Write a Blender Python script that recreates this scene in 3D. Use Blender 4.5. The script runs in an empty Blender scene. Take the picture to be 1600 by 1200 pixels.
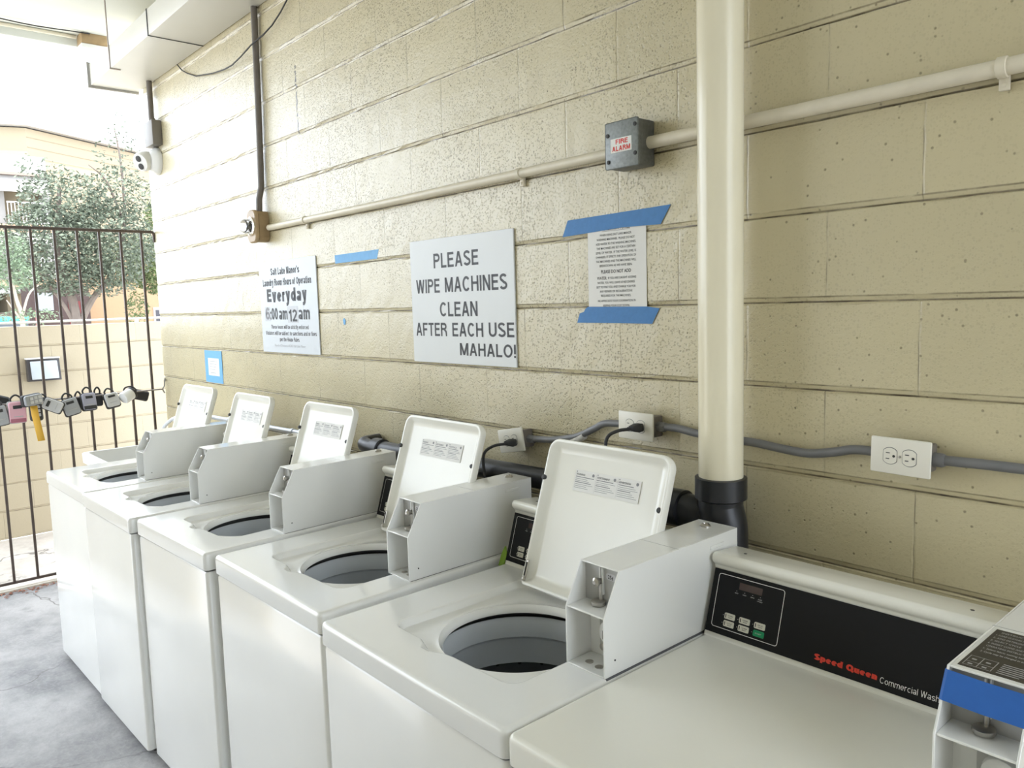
import bpy, bmesh, math, random
from mathutils import Vector, Matrix
R = math.radians
C = bpy.context.scene.collection
SC = bpy.context.scene
rnd = random.Random(11)

# ------------------------------------------------------------------ camera
cam_d = bpy.data.cameras.new('camera'); cam = bpy.data.objects.new('camera', cam_d); C.objects.link(cam)
cam_d.sensor_fit = 'HORIZONTAL'; cam_d.sensor_width = 36.0; cam_d.lens = 1224.328 / 1600 * 36
cam_d.clip_start = 0.02; cam_d.clip_end = 400
_r = Vector((0.66263663, 0.74838333, -0.02889766)); _d = Vector((0.05818467, -0.08990948, -0.99424888)); _f = Vector((-0.74667746, 0.65714433, -0.10312176))
M = Matrix((( _r.x, -_d.x, -_f.x, 2.08726524), (_r.y, -_d.y, -_f.y, -1.72197826), (_r.z, -_d.z, -_f.z, 1.64568961), (0, 0, 0, 1)))
cam.matrix_world = M
SC.camera = cam
# ------------------------------------------------------------------ exposure, sky, sun
SC.view_settings.view_transform = 'Standard'; SC.view_settings.look = 'None'
SC.view_settings.gamma = 1; SC.view_settings.use_curve_mapping = False
SC.view_settings.exposure = -0.07
w = bpy.data.worlds.new('sky'); SC.world = w; w.use_nodes = True
bg = w.node_tree.nodes['Background']; bg.inputs[0].default_value = (0.82, 0.90, 1.0, 1); bg.inputs[1].default_value = 6.0
# hazy bright sky: brightest low over the yard end, dimmer overhead and behind
_n = w.node_tree.nodes; _l = w.node_tree.links
_tc = _n.new('ShaderNodeTexCoord'); _dp = _n.new('ShaderNodeVectorMath'); _dp.operation = 'DOT_PRODUCT'; _dp.inputs[1].default_value = (-0.97, -0.15, 0.2)
_mr = _n.new('ShaderNodeMapRange'); _mr.inputs[1].default_value = -0.3; _mr.inputs[2].default_value = 1.0; _mr.inputs[3].default_value = 5.0; _mr.inputs[4].default_value = 6.2
_l.new(_tc.outputs['Generated'], _dp.inputs[0]); _l.new(_dp.outputs['Value'], _mr.inputs[0]); _l.new(_mr.outputs[0], bg.inputs[1])
sun_d = bpy.data.lights.new('sun', 'SUN'); sun = bpy.data.objects.new('sun', sun_d); C.objects.link(sun)
sun_d.energy = 8.5; sun_d.angle = R(0.6); sun_d.color = (1, 0.95, 0.86)
sun.rotation_euler = Vector((-0.36, 0.10, -1)).to_track_quat('-Z', 'Y').to_euler(); sun.location = (6, -3, 12)

# ------------------------------------------------------------------ materials
def node_mat(name):
    m = bpy.data.materials.new(name); m.use_nodes = True
    nt = m.node_tree; return m, nt, nt.nodes['Principled BSDF']
def mat(name, col, rough=0.5, metal=0.0, var=0.0, vscale=8.0, bump=0.0, bscale=60.0, coat=0.0, trans=0.0, ior=None):
    m, nt, b = node_mat(name)
    b.inputs['Base Color'].default_value = (*col, 1); b.inputs['Roughness'].default_value = rough; b.inputs['Metallic'].default_value = metal
    if coat: b.inputs['Coat Weight'].default_value = coat; b.inputs['Coat Roughness'].default_value = 0.08
    if trans: b.inputs['Transmission Weight'].default_value = trans
    if ior: b.inputs['IOR'].default_value = ior
    tc = nt.nodes.new('ShaderNodeTexCoord')
    n = nt.nodes.new('ShaderNodeTexNoise'); n.inputs['Scale'].default_value = vscale; n.inputs['Detail'].default_value = 5
    nt.links.new(tc.outputs['Object'], n.inputs['Vector'])
    mx = nt.nodes.new('ShaderNodeMix'); mx.data_type = 'RGBA'
    mx.inputs[6].default_value = (*[c * (1 - var) for c in col], 1); mx.inputs[7].default_value = (*[min(1, c * (1 + var)) for c in col], 1)
    nt.links.new(n.outputs['Fac'], mx.inputs[0]); nt.links.new(mx.outputs[2], b.inputs['Base Color'])
    if bump:
        n2 = nt.nodes.new('ShaderNodeTexNoise'); n2.inputs['Scale'].default_value = bscale; n2.inputs['Detail'].default_value = 3
        nt.links.new(tc.outputs['Object'], n2.inputs['Vector'])
        bp = nt.nodes.new('ShaderNodeBump'); bp.inputs['Strength'].default_value = bump; bp.inputs['Distance'].default_value = 0.004
        nt.links.new(n2.outputs['Fac'], bp.inputs['Height']); nt.links.new(bp.outputs[0], b.inputs['Normal'])
    return m
def mth(nt, op, a, b=None, c=None):
    n = nt.nodes.new('ShaderNodeMath'); n.operation = op
    for i, v in enumerate((a, b, c)):
        if v is None: continue
        if isinstance(v, (int, float)): n.inputs[i].default_value = v
        else: nt.links.new(v, n.inputs[i])
    return n.outputs[0]
def mixc(nt, f, a, b):
    n = nt.nodes.new('ShaderNodeMix'); n.data_type = 'RGBA'
    if isinstance(f, (int, float)): n.inputs[0].default_value = f
    else: nt.links.new(f, n.inputs[0])
    for i, v in ((6, a), (7, b)):
        if isinstance(v, tuple): n.inputs[i].default_value = (*v, 1)
        else: nt.links.new(v, n.inputs[i])
    return n.outputs[2]
def noise(nt, vec, scale, detail=3, rough=0.5):
    n = nt.nodes.new('ShaderNodeTexNoise'); n.inputs['Scale'].default_value = scale; n.inputs['Detail'].default_value = detail; n.inputs['Roughness'].default_value = rough
    nt.links.new(vec, n.inputs['Vector']); return n.outputs['Fac']
def ramp(nt, f, a, b):
    n = nt.nodes.new('ShaderNodeMapRange'); n.clamp = True
    n.inputs[1].default_value = a; n.inputs[2].default_value = b
    nt.links.new(f, n.inputs[0]); return n.outputs[0]

CH = 0.2032
def block_mat(name, col, horiz, dirt=1.0, pits=1.0, rough=0.27, streak=False):
    """painted concrete block: pores, faint head joints, dirt in the bed joints. horiz = axis index running along the wall"""
    m, nt, b = node_mat(name)
    tc = nt.nodes.new('ShaderNodeTexCoord'); sp = nt.nodes.new('ShaderNodeSeparateXYZ'); nt.links.new(tc.outputs['Object'], sp.inputs[0])
    vec = tc.outputs['Object']
    x = sp.outputs[horiz]; z = sp.outputs[2]
    zc = mth(nt, 'DIVIDE', z, CH); ci = mth(nt, 'FLOOR', mth(nt, 'ADD', zc, 0.0)); fz = mth(nt, 'FRACT', zc)
    odd = mth(nt, 'MULTIPLY', mth(nt, 'FRACT', mth(nt, 'MULTIPLY', ci, 0.5)), 1.0)     # 0 or .5
    wob = mth(nt, 'MULTIPLY', mth(nt, 'SUBTRACT', noise(nt, vec, 14, 2), 0.5), 0.012)
    u = mth(nt, 'FRACT', mth(nt, 'ADD', mth(nt, 'ADD', mth(nt, 'DIVIDE', x, 2 * CH), odd), wob))
    du = mth(nt, 'MULTIPLY', mth(nt, 'SUBTRACT', 0.5, mth(nt, 'ABSOLUTE', mth(nt, 'SUBTRACT', u, 0.5))), 2 * CH)   # metres from head joint
    vj = mth(nt, 'SUBTRACT', 1.0, ramp(nt, du, 0.001, 0.0042))
    brk = ramp(nt, noise(nt, vec, 9, 4), 0.46, 0.62)
    vdirt = mth(nt, 'MULTIPLY', mth(nt, 'SUBTRACT', 1.0, ramp(nt, du, 0.0004, 0.0016)), brk)
    # dirt caught along the bottom of each bed joint
    dz = mth(nt, 'MULTIPLY', fz, CH)
    bl = mth(nt, 'SUBTRACT', 1.0, ramp(nt, dz, 0.0026, 0.0048))
    b2 = mth(nt, 'MULTIPLY', mth(nt, 'SUBTRACT', 1.0, ramp(nt, mth(nt, 'ABSOLUTE', mth(nt, 'SUBTRACT', dz, 0.0135)), 0.0008, 0.0026)), ramp(nt, noise(nt, vec, 11, 4), 0.36, 0.55))
    hdirt = mth(nt, 'MULTIPLY', mth(nt, 'MAXIMUM', bl, mth(nt, 'MULTIPLY', b2, 0.7)), mth(nt, 'ADD', 0.55, mth(nt, 'MULTIPLY', ramp(nt, noise(nt, vec, 17, 4), 0.38, 0.6), 0.45)))
    # pores
    def pore(scale, size, keep):
        v = nt.nodes.new('ShaderNodeTexVoronoi'); v.inputs['Scale'].default_value = scale; nt.links.new(vec, v.inputs['Vector'])
        s = nt.nodes.new('ShaderNodeSeparateColor'); nt.links.new(v.outputs['Color'], s.inputs[0])
        return mth(nt, 'MULTIPLY', mth(nt, 'SUBTRACT', 1.0, ramp(nt, v.outputs['Distance'], size * 0.45, size)), mth(nt, 'GREATER_THAN', s.outputs[0], keep))
    big = mth(nt, 'MULTIPLY', ramp(nt, noise(nt, vec, 1.7, 2), 0.30, 0.60), 0.8)
    xm = mth(nt, 'SUBTRACT', 1.0, mth(nt, 'MULTIPLY', ramp(nt, x, 0.5, 1.3), 0.75))
    p1 = mth(nt, 'MULTIPLY', mth(nt, 'MAXIMUM', pore(105, 0.42, 0.50), pore(190, 0.45, 0.55)), mth(nt, 'MULTIPLY', big, xm))
    p2 = mth(nt, 'MULTIPLY', pore(75, 0.26, 0.90), 1.0)
    pr = mth(nt, 'MULTIPLY', mth(nt, 'MAXIMUM', p1, p2), pits)
    tone = noise(nt, vec, 2.3, 4); blk = nt.nodes.new('ShaderNodeTexWhiteNoise'); blk.noise_dimensions = '2D'
    cv = nt.nodes.new('ShaderNodeCombineXYZ'); nt.links.new(mth(nt, 'FLOOR', mth(nt, 'ADD', mth(nt, 'DIVIDE', x, 2 * CH), odd)), cv.inputs[0]); nt.links.new(ci, cv.inputs[1]); nt.links.new(cv.outputs[0], blk.inputs['Vector'])
    t = mth(nt, 'ADD', mth(nt, 'MULTIPLY', tone, 0.6), mth(nt, 'MULTIPLY', blk.outputs['Value'], 0.4))
    c = mixc(nt, t, tuple(k * 0.93 for k in col), tuple(min(1, k * 1.06) for k in col))
    dk = (0.10, 0.075, 0.05)
    c = mixc(nt, mth(nt, 'MULTIPLY', pr, 0.62), c, (0.16, 0.125, 0.075))
    c = mixc(nt, mth(nt, 'MULTIPLY', vj, 0.12), c, (0.3, 0.25, 0.18))
    c = mixc(nt, mth(nt, 'MULTIPLY', vdirt, 0.75 * dirt), c, dk)
    c = mixc(nt, mth(nt, 'MULTIPLY', hdirt, 0.95 * dirt), c, dk)
    # scuffs under and around joints
    sm = mth(nt, 'MULTIPLY', ramp(nt, noise(nt, vec, 5.5, 6, 0.7), 0.60, 0.78), 0.22 * dirt if streak else 0.03)
    c = mixc(nt, sm, c, (0.33, 0.27, 0.19))
    if streak:      # black cracked run of old caulk, high on the wall
        sx = mth(nt, 'ABSOLUTE', mth(nt, 'SUBTRACT', mth(nt, 'ADD', x, mth(nt, 'MULTIPLY', mth(nt, 'SUBTRACT', noise(nt, vec, 40, 2), 0.5), 0.02)), -1.292))
        inz = mth(nt, 'MULTIPLY', mth(nt, 'GREATER_THAN', z, 2.44), mth(nt, 'LESS_THAN', z, 2.74))
        sk = mth(nt, 'MULTIPLY', mth(nt, 'MULTIPLY', mth(nt, 'SUBTRACT', 1.0, ramp(nt, sx, 0.004, 0.009)), inz), ramp(nt, noise(nt, vec, 60, 2), 0.4, 0.5))
        c = mixc(nt, sk, c, (0.05, 0.04, 0.03))
    nt.links.new(c, b.inputs['Base Color'])
    b.inputs['Roughness'].default_value = rough; b.inputs['Coat Weight'].default_value = 0.5 if streak else 0.0; b.inputs['Coat Roughness'].default_value = 0.36; b.inputs['Coat IOR'].default_value = 1.55
    h = mth(nt, 'ADD', mth(nt, 'MULTIPLY', noise(nt, vec, 85, 4, 0.65), 0.9), mth(nt, 'MULTIPLY', noise(nt, vec, 22, 3), 0.6))
    h = mth(nt, 'SUBTRACT', h, mth(nt, 'ADD', mth(nt, 'MULTIPLY', vj, 0.55), mth(nt, 'MULTIPLY', pr, 0.9)))
    bp = nt.nodes.new('ShaderNodeBump'); bp.inputs['Strength'].default_value = 0.6; bp.inputs['Distance'].default_value = 0.003
    nt.links.new(h, bp.inputs['Height']); nt.links.new(bp.outputs[0], b.inputs['Normal'])
    return m
def concrete_mat(name, col, dark, crack=True):
    m, nt, b = node_mat(name)
    tc = nt.nodes.new('ShaderNodeTexCoord'); vec = tc.outputs['Object']
    a = noise(nt, vec, 1.6, 8, 0.65); s = noise(nt, vec, 7.5, 7, 0.7); f = noise(nt, vec, 60, 4)
    c = mixc(nt, ramp(nt, a, 0.38, 0.62), dark, col)
    c = mixc(nt, mth(nt, 'MULTIPLY', ramp(nt, s, 0.54, 0.72), 0.55), c, tuple(k * 0.55 for k in dark))
    c = mixc(nt, mth(nt, 'MULTIPLY', ramp(nt, f, 0.45, 0.7), 0.18), c, tuple(min(1, k * 1.25) for k in col))
    if crack:
        wv = nt.nodes.new('ShaderNodeVectorMath'); wv.operation = 'ADD'
        nz = nt.nodes.new('ShaderNodeTexNoise'); nz.inputs['Scale'].default_value = 3; nz.inputs['Detail'].default_value = 5; nt.links.new(vec, nz.inputs['Vector'])
        sc = nt.nodes.new('ShaderNodeVectorMath'); sc.operation = 'SCALE'; sc.inputs['Scale'].default_value = 0.5; nt.links.new(nz.outputs['Color'], sc.inputs[0])
        nt.links.new(vec, wv.inputs[0]); nt.links.new(sc.outputs[0], wv.inputs[1])
        v = nt.nodes.new('ShaderNodeTexVoronoi'); v.feature = 'DISTANCE_TO_EDGE'; v.inputs['Scale'].default_value = 0.9; nt.links.new(wv.outputs[0], v.inputs['Vector'])
        ck = mth(nt, 'MULTIPLY', mth(nt, 'SUBTRACT', 1.0, ramp(nt, v.outputs['Distance'], 0.002, 0.008)), ramp(nt, noise(nt, vec, 1.1, 2), 0.42, 0.55))
        c = mixc(nt, mth(nt, 'MULTIPLY', ck, 0.7), c, (0.08, 0.07, 0.06))
    nt.links.new(c, b.inputs['Base Color']); b.inputs['Roughness'].default_value = 0.62
    bp = nt.nodes.new('ShaderNodeBump'); bp.inputs['Strength'].default_value = 0.35; bp.inputs['Distance'].default_value = 0.004
    nt.links.new(mth(nt, 'ADD', f, s), bp.inputs['Height']); nt.links.new(bp.outputs[0], b.inputs['Normal'])
    return m

CREAM = (0.58, 0.512, 0.325)
m_wall = block_mat('painted_block', CREAM, 0, streak=True)
m_yardwall = block_mat('painted_block_yard', (0.49, 0.415, 0.29), 0, dirt=0.6, pits=0.08, rough=0.6)
m_ceil = mat('ceiling_paint', (0.70, 0.72, 0.66), 0.6, var=0.04, vscale=3)
m_blocker = mat('blocker_wall_paint', (0.78, 0.73, 0.60), 0.6)  # tone set for warm bounce off the added unseen walls
m_floor = concrete_mat('concrete_floor', (0.52, 0.51, 0.515), (0.24, 0.24, 0.25))
m_yard = concrete_mat('concrete_yard', (0.68, 0.63, 0.57), (0.5, 0.45, 0.4))
m_duct = mat('duct_paint', (0.68, 0.67, 0.61), 0.42, var=0.05, vscale=4)
m_lipgrey = mat('grey_edge_metal', (0.38, 0.37, 0.35), 0.5, 0.3)
m_enamel = mat('white_enamel', (0.87, 0.87, 0.845), 0.16, coat=0.5, var=0.02, vscale=5)
m_enamel2 = mat('cream_enamel', (0.86, 0.845, 0.77), 0.26, coat=0.25, var=0.025, vscale=5)
m_ring = mat('grey_tub_plastic', (0.55, 0.58, 0.61), 0.3, var=0.05)
def basket_mat():
    m, nt, b = node_mat('basket_enamel'); tc = nt.nodes.new('ShaderNodeTexCoord'); sp = nt.nodes.new('ShaderNodeSeparateXYZ'); nt.links.new(tc.outputs['Object'], sp.inputs[0])
    ang = mth(nt, 'ARCTAN2', mth(nt, 'SUBTRACT', sp.outputs[1], 0.303), mth(nt, 'SUBTRACT', sp.outputs[0], 0.3655))
    fz = mth(nt, 'DIVIDE', sp.outputs[2], 0.04); row = mth(nt, 'FLOOR', fz)
    fa = mth(nt, 'ADD', mth(nt, 'MULTIPLY', ang, 22 / 6.283185), mth(nt, 'MULTIPLY', row, 0.5))
    da = mth(nt, 'MULTIPLY', mth(nt, 'SUBTRACT', mth(nt, 'FRACT', fa), 0.5), 0.058); dz = mth(nt, 'MULTIPLY', mth(nt, 'SUBTRACT', mth(nt, 'FRACT', fz), 0.5), 0.04)
    d = mth(nt, 'SQRT', mth(nt, 'ADD', mth(nt, 'MULTIPLY', da, da), mth(nt, 'MULTIPLY', dz, dz)))
    nt.links.new(mixc(nt, ramp(nt, d, 0.0035, 0.0048), (0.01, 0.01, 0.01), (0.12, 0.125, 0.13)), b.inputs['Base Color']); b.inputs['Roughness'].default_value = 0.32; b.inputs['Metallic'].default_value = 0.2
    return m
m_basket = basket_mat()
m_black = mat('black_panel', (0.008, 0.008, 0.009), 0.5)
m_black.node_tree.nodes['Principled BSDF'].inputs['Specular IOR Level'].default_value = 0.2
m_rubber = mat('dark_rubber', (0.03, 0.03, 0.03), 0.6)
m_steel = mat('bare_steel', (0.5, 0.48, 0.45), 0.28, 1.0, var=0.1, vscale=40)
m_greyplate = mat('grey_plate', (0.46, 0.46, 0.45), 0.5, var=0.06, vscale=20)
m_whiteink = mat('white_ink', (0.82, 0.82, 0.80), 0.5)
m_greyink = mat('grey_ink', (0.45, 0.45, 0.45), 0.5)
m_red = mat('red_ink', (0.75, 0.05, 0.025), 0.45)
m_ink = mat('black_ink', (0.02, 0.02, 0.022), 0.5)
m_midink = mat('dark_grey_ink', (0.11, 0.11, 0.12), 0.5)
m_labelink = mat('label_ink', (0.22, 0.22, 0.23), 0.5)
m_palink = mat('faded_grey_ink', (0.42, 0.43, 0.45), 0.5)
m_button = mat('button_cream', (0.70, 0.68, 0.58), 0.45)
m_green = mat('green_button', (0.0, 0.27, 0.10), 0.45)
m_led = mat('display_window', (0.06, 0.035, 0.03), 0.15)
m_brownplate = mat('brown_plate', (0.035, 0.03, 0.026), 0.4)
m_blue = mat('blue_painters_tape', (0.055, 0.21, 0.50), 0.6, var=0.12, vscale=60, bump=0.15, bscale=120)
m_bluelight = mat('pale_blue_tape', (0.16, 0.42, 0.74), 0.6, var=0.1, vscale=60)
m_paper = mat('paper', (0.83, 0.82, 0.79), 0.7, bump=0.1, bscale=12)
m_sign = mat('sign_panel', (0.70, 0.72, 0.72), 0.4, var=0.02)
m_pipe = mat('cream_pipe_paint', (0.80, 0.74, 0.56), 0.2, var=0.04, vscale=6, bump=0.06, bscale=40)
m_abs = mat('black_abs_plastic', (0.017, 0.018, 0.022), 0.35, var=0.2, vscale=12)
m_conduit = mat('painted_conduit', (0.72, 0.66, 0.52), 0.35, var=0.1, vscale=25)
m_dkconduit = mat('dark_conduit', (0.16, 0.14, 0.12), 0.45, var=0.25, vscale=25)
m_greyconduit = mat('grey_conduit', (0.17, 0.17, 0.175), 0.45, var=0.15, vscale=20)
m_boxgrey = mat('speckled_grey_box', (0.15, 0.155, 0.15), 0.5, 0.2, var=0.45, vscale=90, bump=0.2, bscale=90)
m_outlet = mat('outlet_plastic', (0.80, 0.77, 0.68), 0.35)
m_tan = mat('tan_weatherproof_paint', (0.36, 0.25, 0.13), 0.45, var=0.2, vscale=30)
m_glass = mat('clear_bulb_glass', (0.95, 0.95, 0.95), 0.03, trans=0.85, ior=1.45)
m_chrome = mat('chrome', (0.85, 0.85, 0.85), 0.12, 1.0)
m_plastic = mat('white_plastic', (0.80, 0.80, 0.78), 0.4)
m_gate = mat('brown_gate_paint', (0.10, 0.075, 0.065), 0.5, 0.1, var=0.3, vscale=30)
m_lockgrey = mat('lockbox_grey', (0.36, 0.37, 0.38), 0.45, 0.2)
m_lockpale = mat('lockbox_pale_grey', (0.58, 0.58, 0.58), 0.45, 0.2)
m_lilac = mat('lockbox_lilac_grey', (0.38, 0.38, 0.46), 0.45, 0.2)
m_pink = mat('lockbox_pink', (0.72, 0.40, 0.46), 0.45)
m_dkpink = mat('lockbox_dark_pink', (0.40, 0.13, 0.18), 0.45)
m_yellow = mat('yellow_tape', (0.85, 0.50, 0.07), 0.5)
m_floodglass = mat('frosted_lamp_glass', (0.50, 0.54, 0.56), 0.2, coat=0.3)
m_bronze = mat('dark_bronze', (0.05, 0.045, 0.045), 0.45)
m_sink = mat('white_tub_plastic', (0.80, 0.80, 0.78), 0.35)
m_greenleaf = mat('green_tag', (0.25, 0.42, 0.04), 0.5)

# ------------------------------------------------------------------ mesh builder
class MB:
    def __init__(s): s.bm = bmesh.new()
    def face(s, vs):
        try: return s.bm.faces.new(vs)
        except ValueError: return None
    def box(s, x0, x1, y0, y1, z0, z1, bev=0, seg=2, mtx=None):
        b = bmesh.new(); bmesh.ops.create_cube(b, size=1)
        for v in b.verts: v.co = Vector((x0 + (v.co.x + .5) * (x1 - x0), y0 + (v.co.y + .5) * (y1 - y0), z0 + (v.co.z + .5) * (z1 - z0)))
        if bev: bmesh.ops.bevel(b, geom=b.edges[:], offset=bev, segments=seg, profile=0.5, affect='EDGES')
        s.merge(b, mtx); return s
    def merge(s, b, mtx=None):
        if mtx is not None: b.transform(mtx)
        me = bpy.data.meshes.new('t'); b.to_mesh(me); b.free(); s.bm.from_mesh(me); bpy.data.meshes.remove(me)
    def tube(s, pts, r, n=14, cap=True):
        pts = [Vector(p) for p in pts]; rings = []; up = None
        rr = r if isinstance(r, (list, tuple)) else [r] * len(pts)
        for i, p in enumerate(pts):
            t = (pts[min(i + 1, len(pts) - 1)] - pts[max(i - 1, 0)]).normalized()
            if up is None: up = Vector((0, 0, 1)) if abs(t.z) < .9 else Vector((0, 1, 0))
            a = (up - t * up.dot(t)).normalized(); b = t.cross(a); up = a
            rings.append([s.bm.verts.new(p + (a * math.cos(q) + b * math.sin(q)) * rr[i]) for q in [2 * math.pi * k / n for k in range(n)]])
        for A, B in zip(rings, rings[1:]):
            for k in range(n): s.face((A[k], A[(k + 1) % n], B[(k + 1) % n], B[k]))
        if cap: s.face(rings[0][::-1]); s.face(rings[-1])
        return s
    def lathe(s, prof, base, axis=(0, 0, 1), n=24):
        """prof: list of (radius, height along axis)"""
        base = Vector(base); t = Vector(axis).normalized(); a = t.orthogonal().normalized(); b = t.cross(a); rings = []
        for r, h in prof:
            rings.append([s.bm.verts.new(base + t * h + (a * math.cos(2 * math.pi * k / n) + b * math.sin(2 * math.pi * k / n)) * max(r, 1e-5)) for k in range(n)])
        for A, B in zip(rings, rings[1:]):
            for k in range(n): s.face((A[k], A[(k + 1) % n], B[(k + 1) % n], B[k]))
        s.face(rings[0][::-1]); s.face(rings[-1]); return s
    def prism(s, poly, vec, origin=(0, 0, 0)):
        """poly: list of 3-D points (planar), extruded by vec"""
        o = Vector(origin); v = Vector(vec)
        A = [s.bm.verts.new(o + Vector(p)) for p in poly]; B = [s.bm.verts.new(o + Vector(p) + v) for p in poly]
        n = len(A)
        for k in range(n): s.face((A[k], A[(k + 1) % n], B[(k + 1) % n], B[k]))
        s.face(A[::-1]); s.face(B); return s
    def rings(s, loops, close_last=False, close_first=False):
        L = [[s.bm.verts.new(p) for p in lp] for lp in loops]
        for A, B in zip(L, L[1:]):
            n = len(A)
            for k in range(n): s.face((A[k], A[(k + 1) % n], B[(k + 1) % n], B[k]))
        if close_first: s.face(L[0][::-1])
        if close_last: s.face(L[-1])
        return s
    def bevel(s, off, seg=2):
        bmesh.ops.recalc_face_normals(s.bm, faces=s.bm.faces[:])
        es = [e for e in s.bm.edges if len(e.link_faces) == 2 and e.calc_face_angle(0) > 0.6]
        bmesh.ops.bevel(s.bm, geom=es, offset=off, segments=seg, profile=0.5, affect='EDGES'); return s
    def build(s, name, m, parent=None, smooth=True, recalc=True):
        if recalc: bmesh.ops.recalc_face_normals(s.bm, faces=s.bm.faces[:])
        me = bpy.data.meshes.new(name); s.bm.to_mesh(me); s.bm.free()
        if smooth:
            me.polygons.foreach_set('use_smooth', [True] * len(me.polygons))
            try: me.set_sharp_from_angle(angle=R(38))
            except Exception: pass
        me.materials.append(m)
        o = bpy.data.objects.new(name, me); C.objects.link(o)
        if parent is not None: o.parent = parent
        return o
def empty(name, loc=(0, 0, 0), rz=0, scale=None):
    o = bpy.data.objects.new(name, None); C.objects.link(o); o.location = loc; o.rotation_euler = (0, 0, rz); o.empty_display_size = 0.05
    if scale: o.scale = scale
    return o
def tag(o, label, cat, group=None, kind=None):
    o['label'] = label; o['category'] = cat
    if group: o['group'] = group
    if kind: o['kind'] = kind
    return o
def struct(o, label=None):
    o['kind'] = 'structure'
    if label: o['label'] = label
    return o
def kids(o): return [c for c in bpy.data.objects if c.parent == o]
def copy_tree(o, parent=None):
    c = o.copy(); C.objects.link(c)
    if parent is not None: c.parent = parent
    for ch in kids(o): copy_tree(ch, c)
    return c
def rrect(x0, x1, y0, y1, r, n=5):
    pts = []
    for cx, cy, a0 in ((x1 - r, y1 - r, 0), (x0 + r, y1 - r, 90), (x0 + r, y0 + r, 180), (x1 - r, y0 + r, 270)):
        for k in range(n + 1):
            a = R(a0 + 90 * k / n); pts.append((cx + r * math.cos(a), cy + r * math.sin(a)))
    return pts
# ---- lettering: every line is fitted to (x0, baseline, width, cap height) in the plane of the sign
WALLM = Matrix.Rotation(R(90), 4, 'X')          # text plane (x, y) -> wall plane (x, z), facing -y
_font_cache = {}
def text_bm(s, bold=0.0):
    cu = bpy.data.curves.new('lettering', 'FONT'); cu.body = s; cu.size = 1.0; cu.offset = bold; cu.resolution_u = 3
    o = bpy.data.objects.new('lettering', cu); C.objects.link(o)
    dg = bpy.context.evaluated_depsgraph_get(); me = bpy.data.meshes.new_from_object(o.evaluated_get(dg))
    bpy.data.objects.remove(o); bpy.data.curves.remove(cu)
    b = bmesh.new(); b.from_mesh(me); bpy.data.meshes.remove(me); return b
def add_text(mb, s, x, y, width, cap, mtx, bold=0.012, align='L', shear=0.0):
    b = text_bm(s, bold)
    xs = [v.co.x for v in b.verts]; x0, x1 = min(xs), max(xs)
    sx = width / (x1 - x0) if width else cap / 0.69; sy = cap / 0.69
    wd = (x1 - x0) * sx
    ox = x if align == 'L' else (x - wd / 2 if align == 'C' else x - wd)
    for v in b.verts:
        v.co = Vector(((v.co.x - x0) * sx + ox + shear * v.co.y * sy, v.co.y * sy + y, 0))
    mb.merge(b, mtx)
def arc(cx, cy, rx, ry, a0, a1, n=10): return [(cx + rx * math.cos(R(a0 + (a1 - a0) * k / n)), cy + ry * math.sin(R(a0 + (a1 - a0) * k / n))) for k in range(n + 1)]
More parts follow.
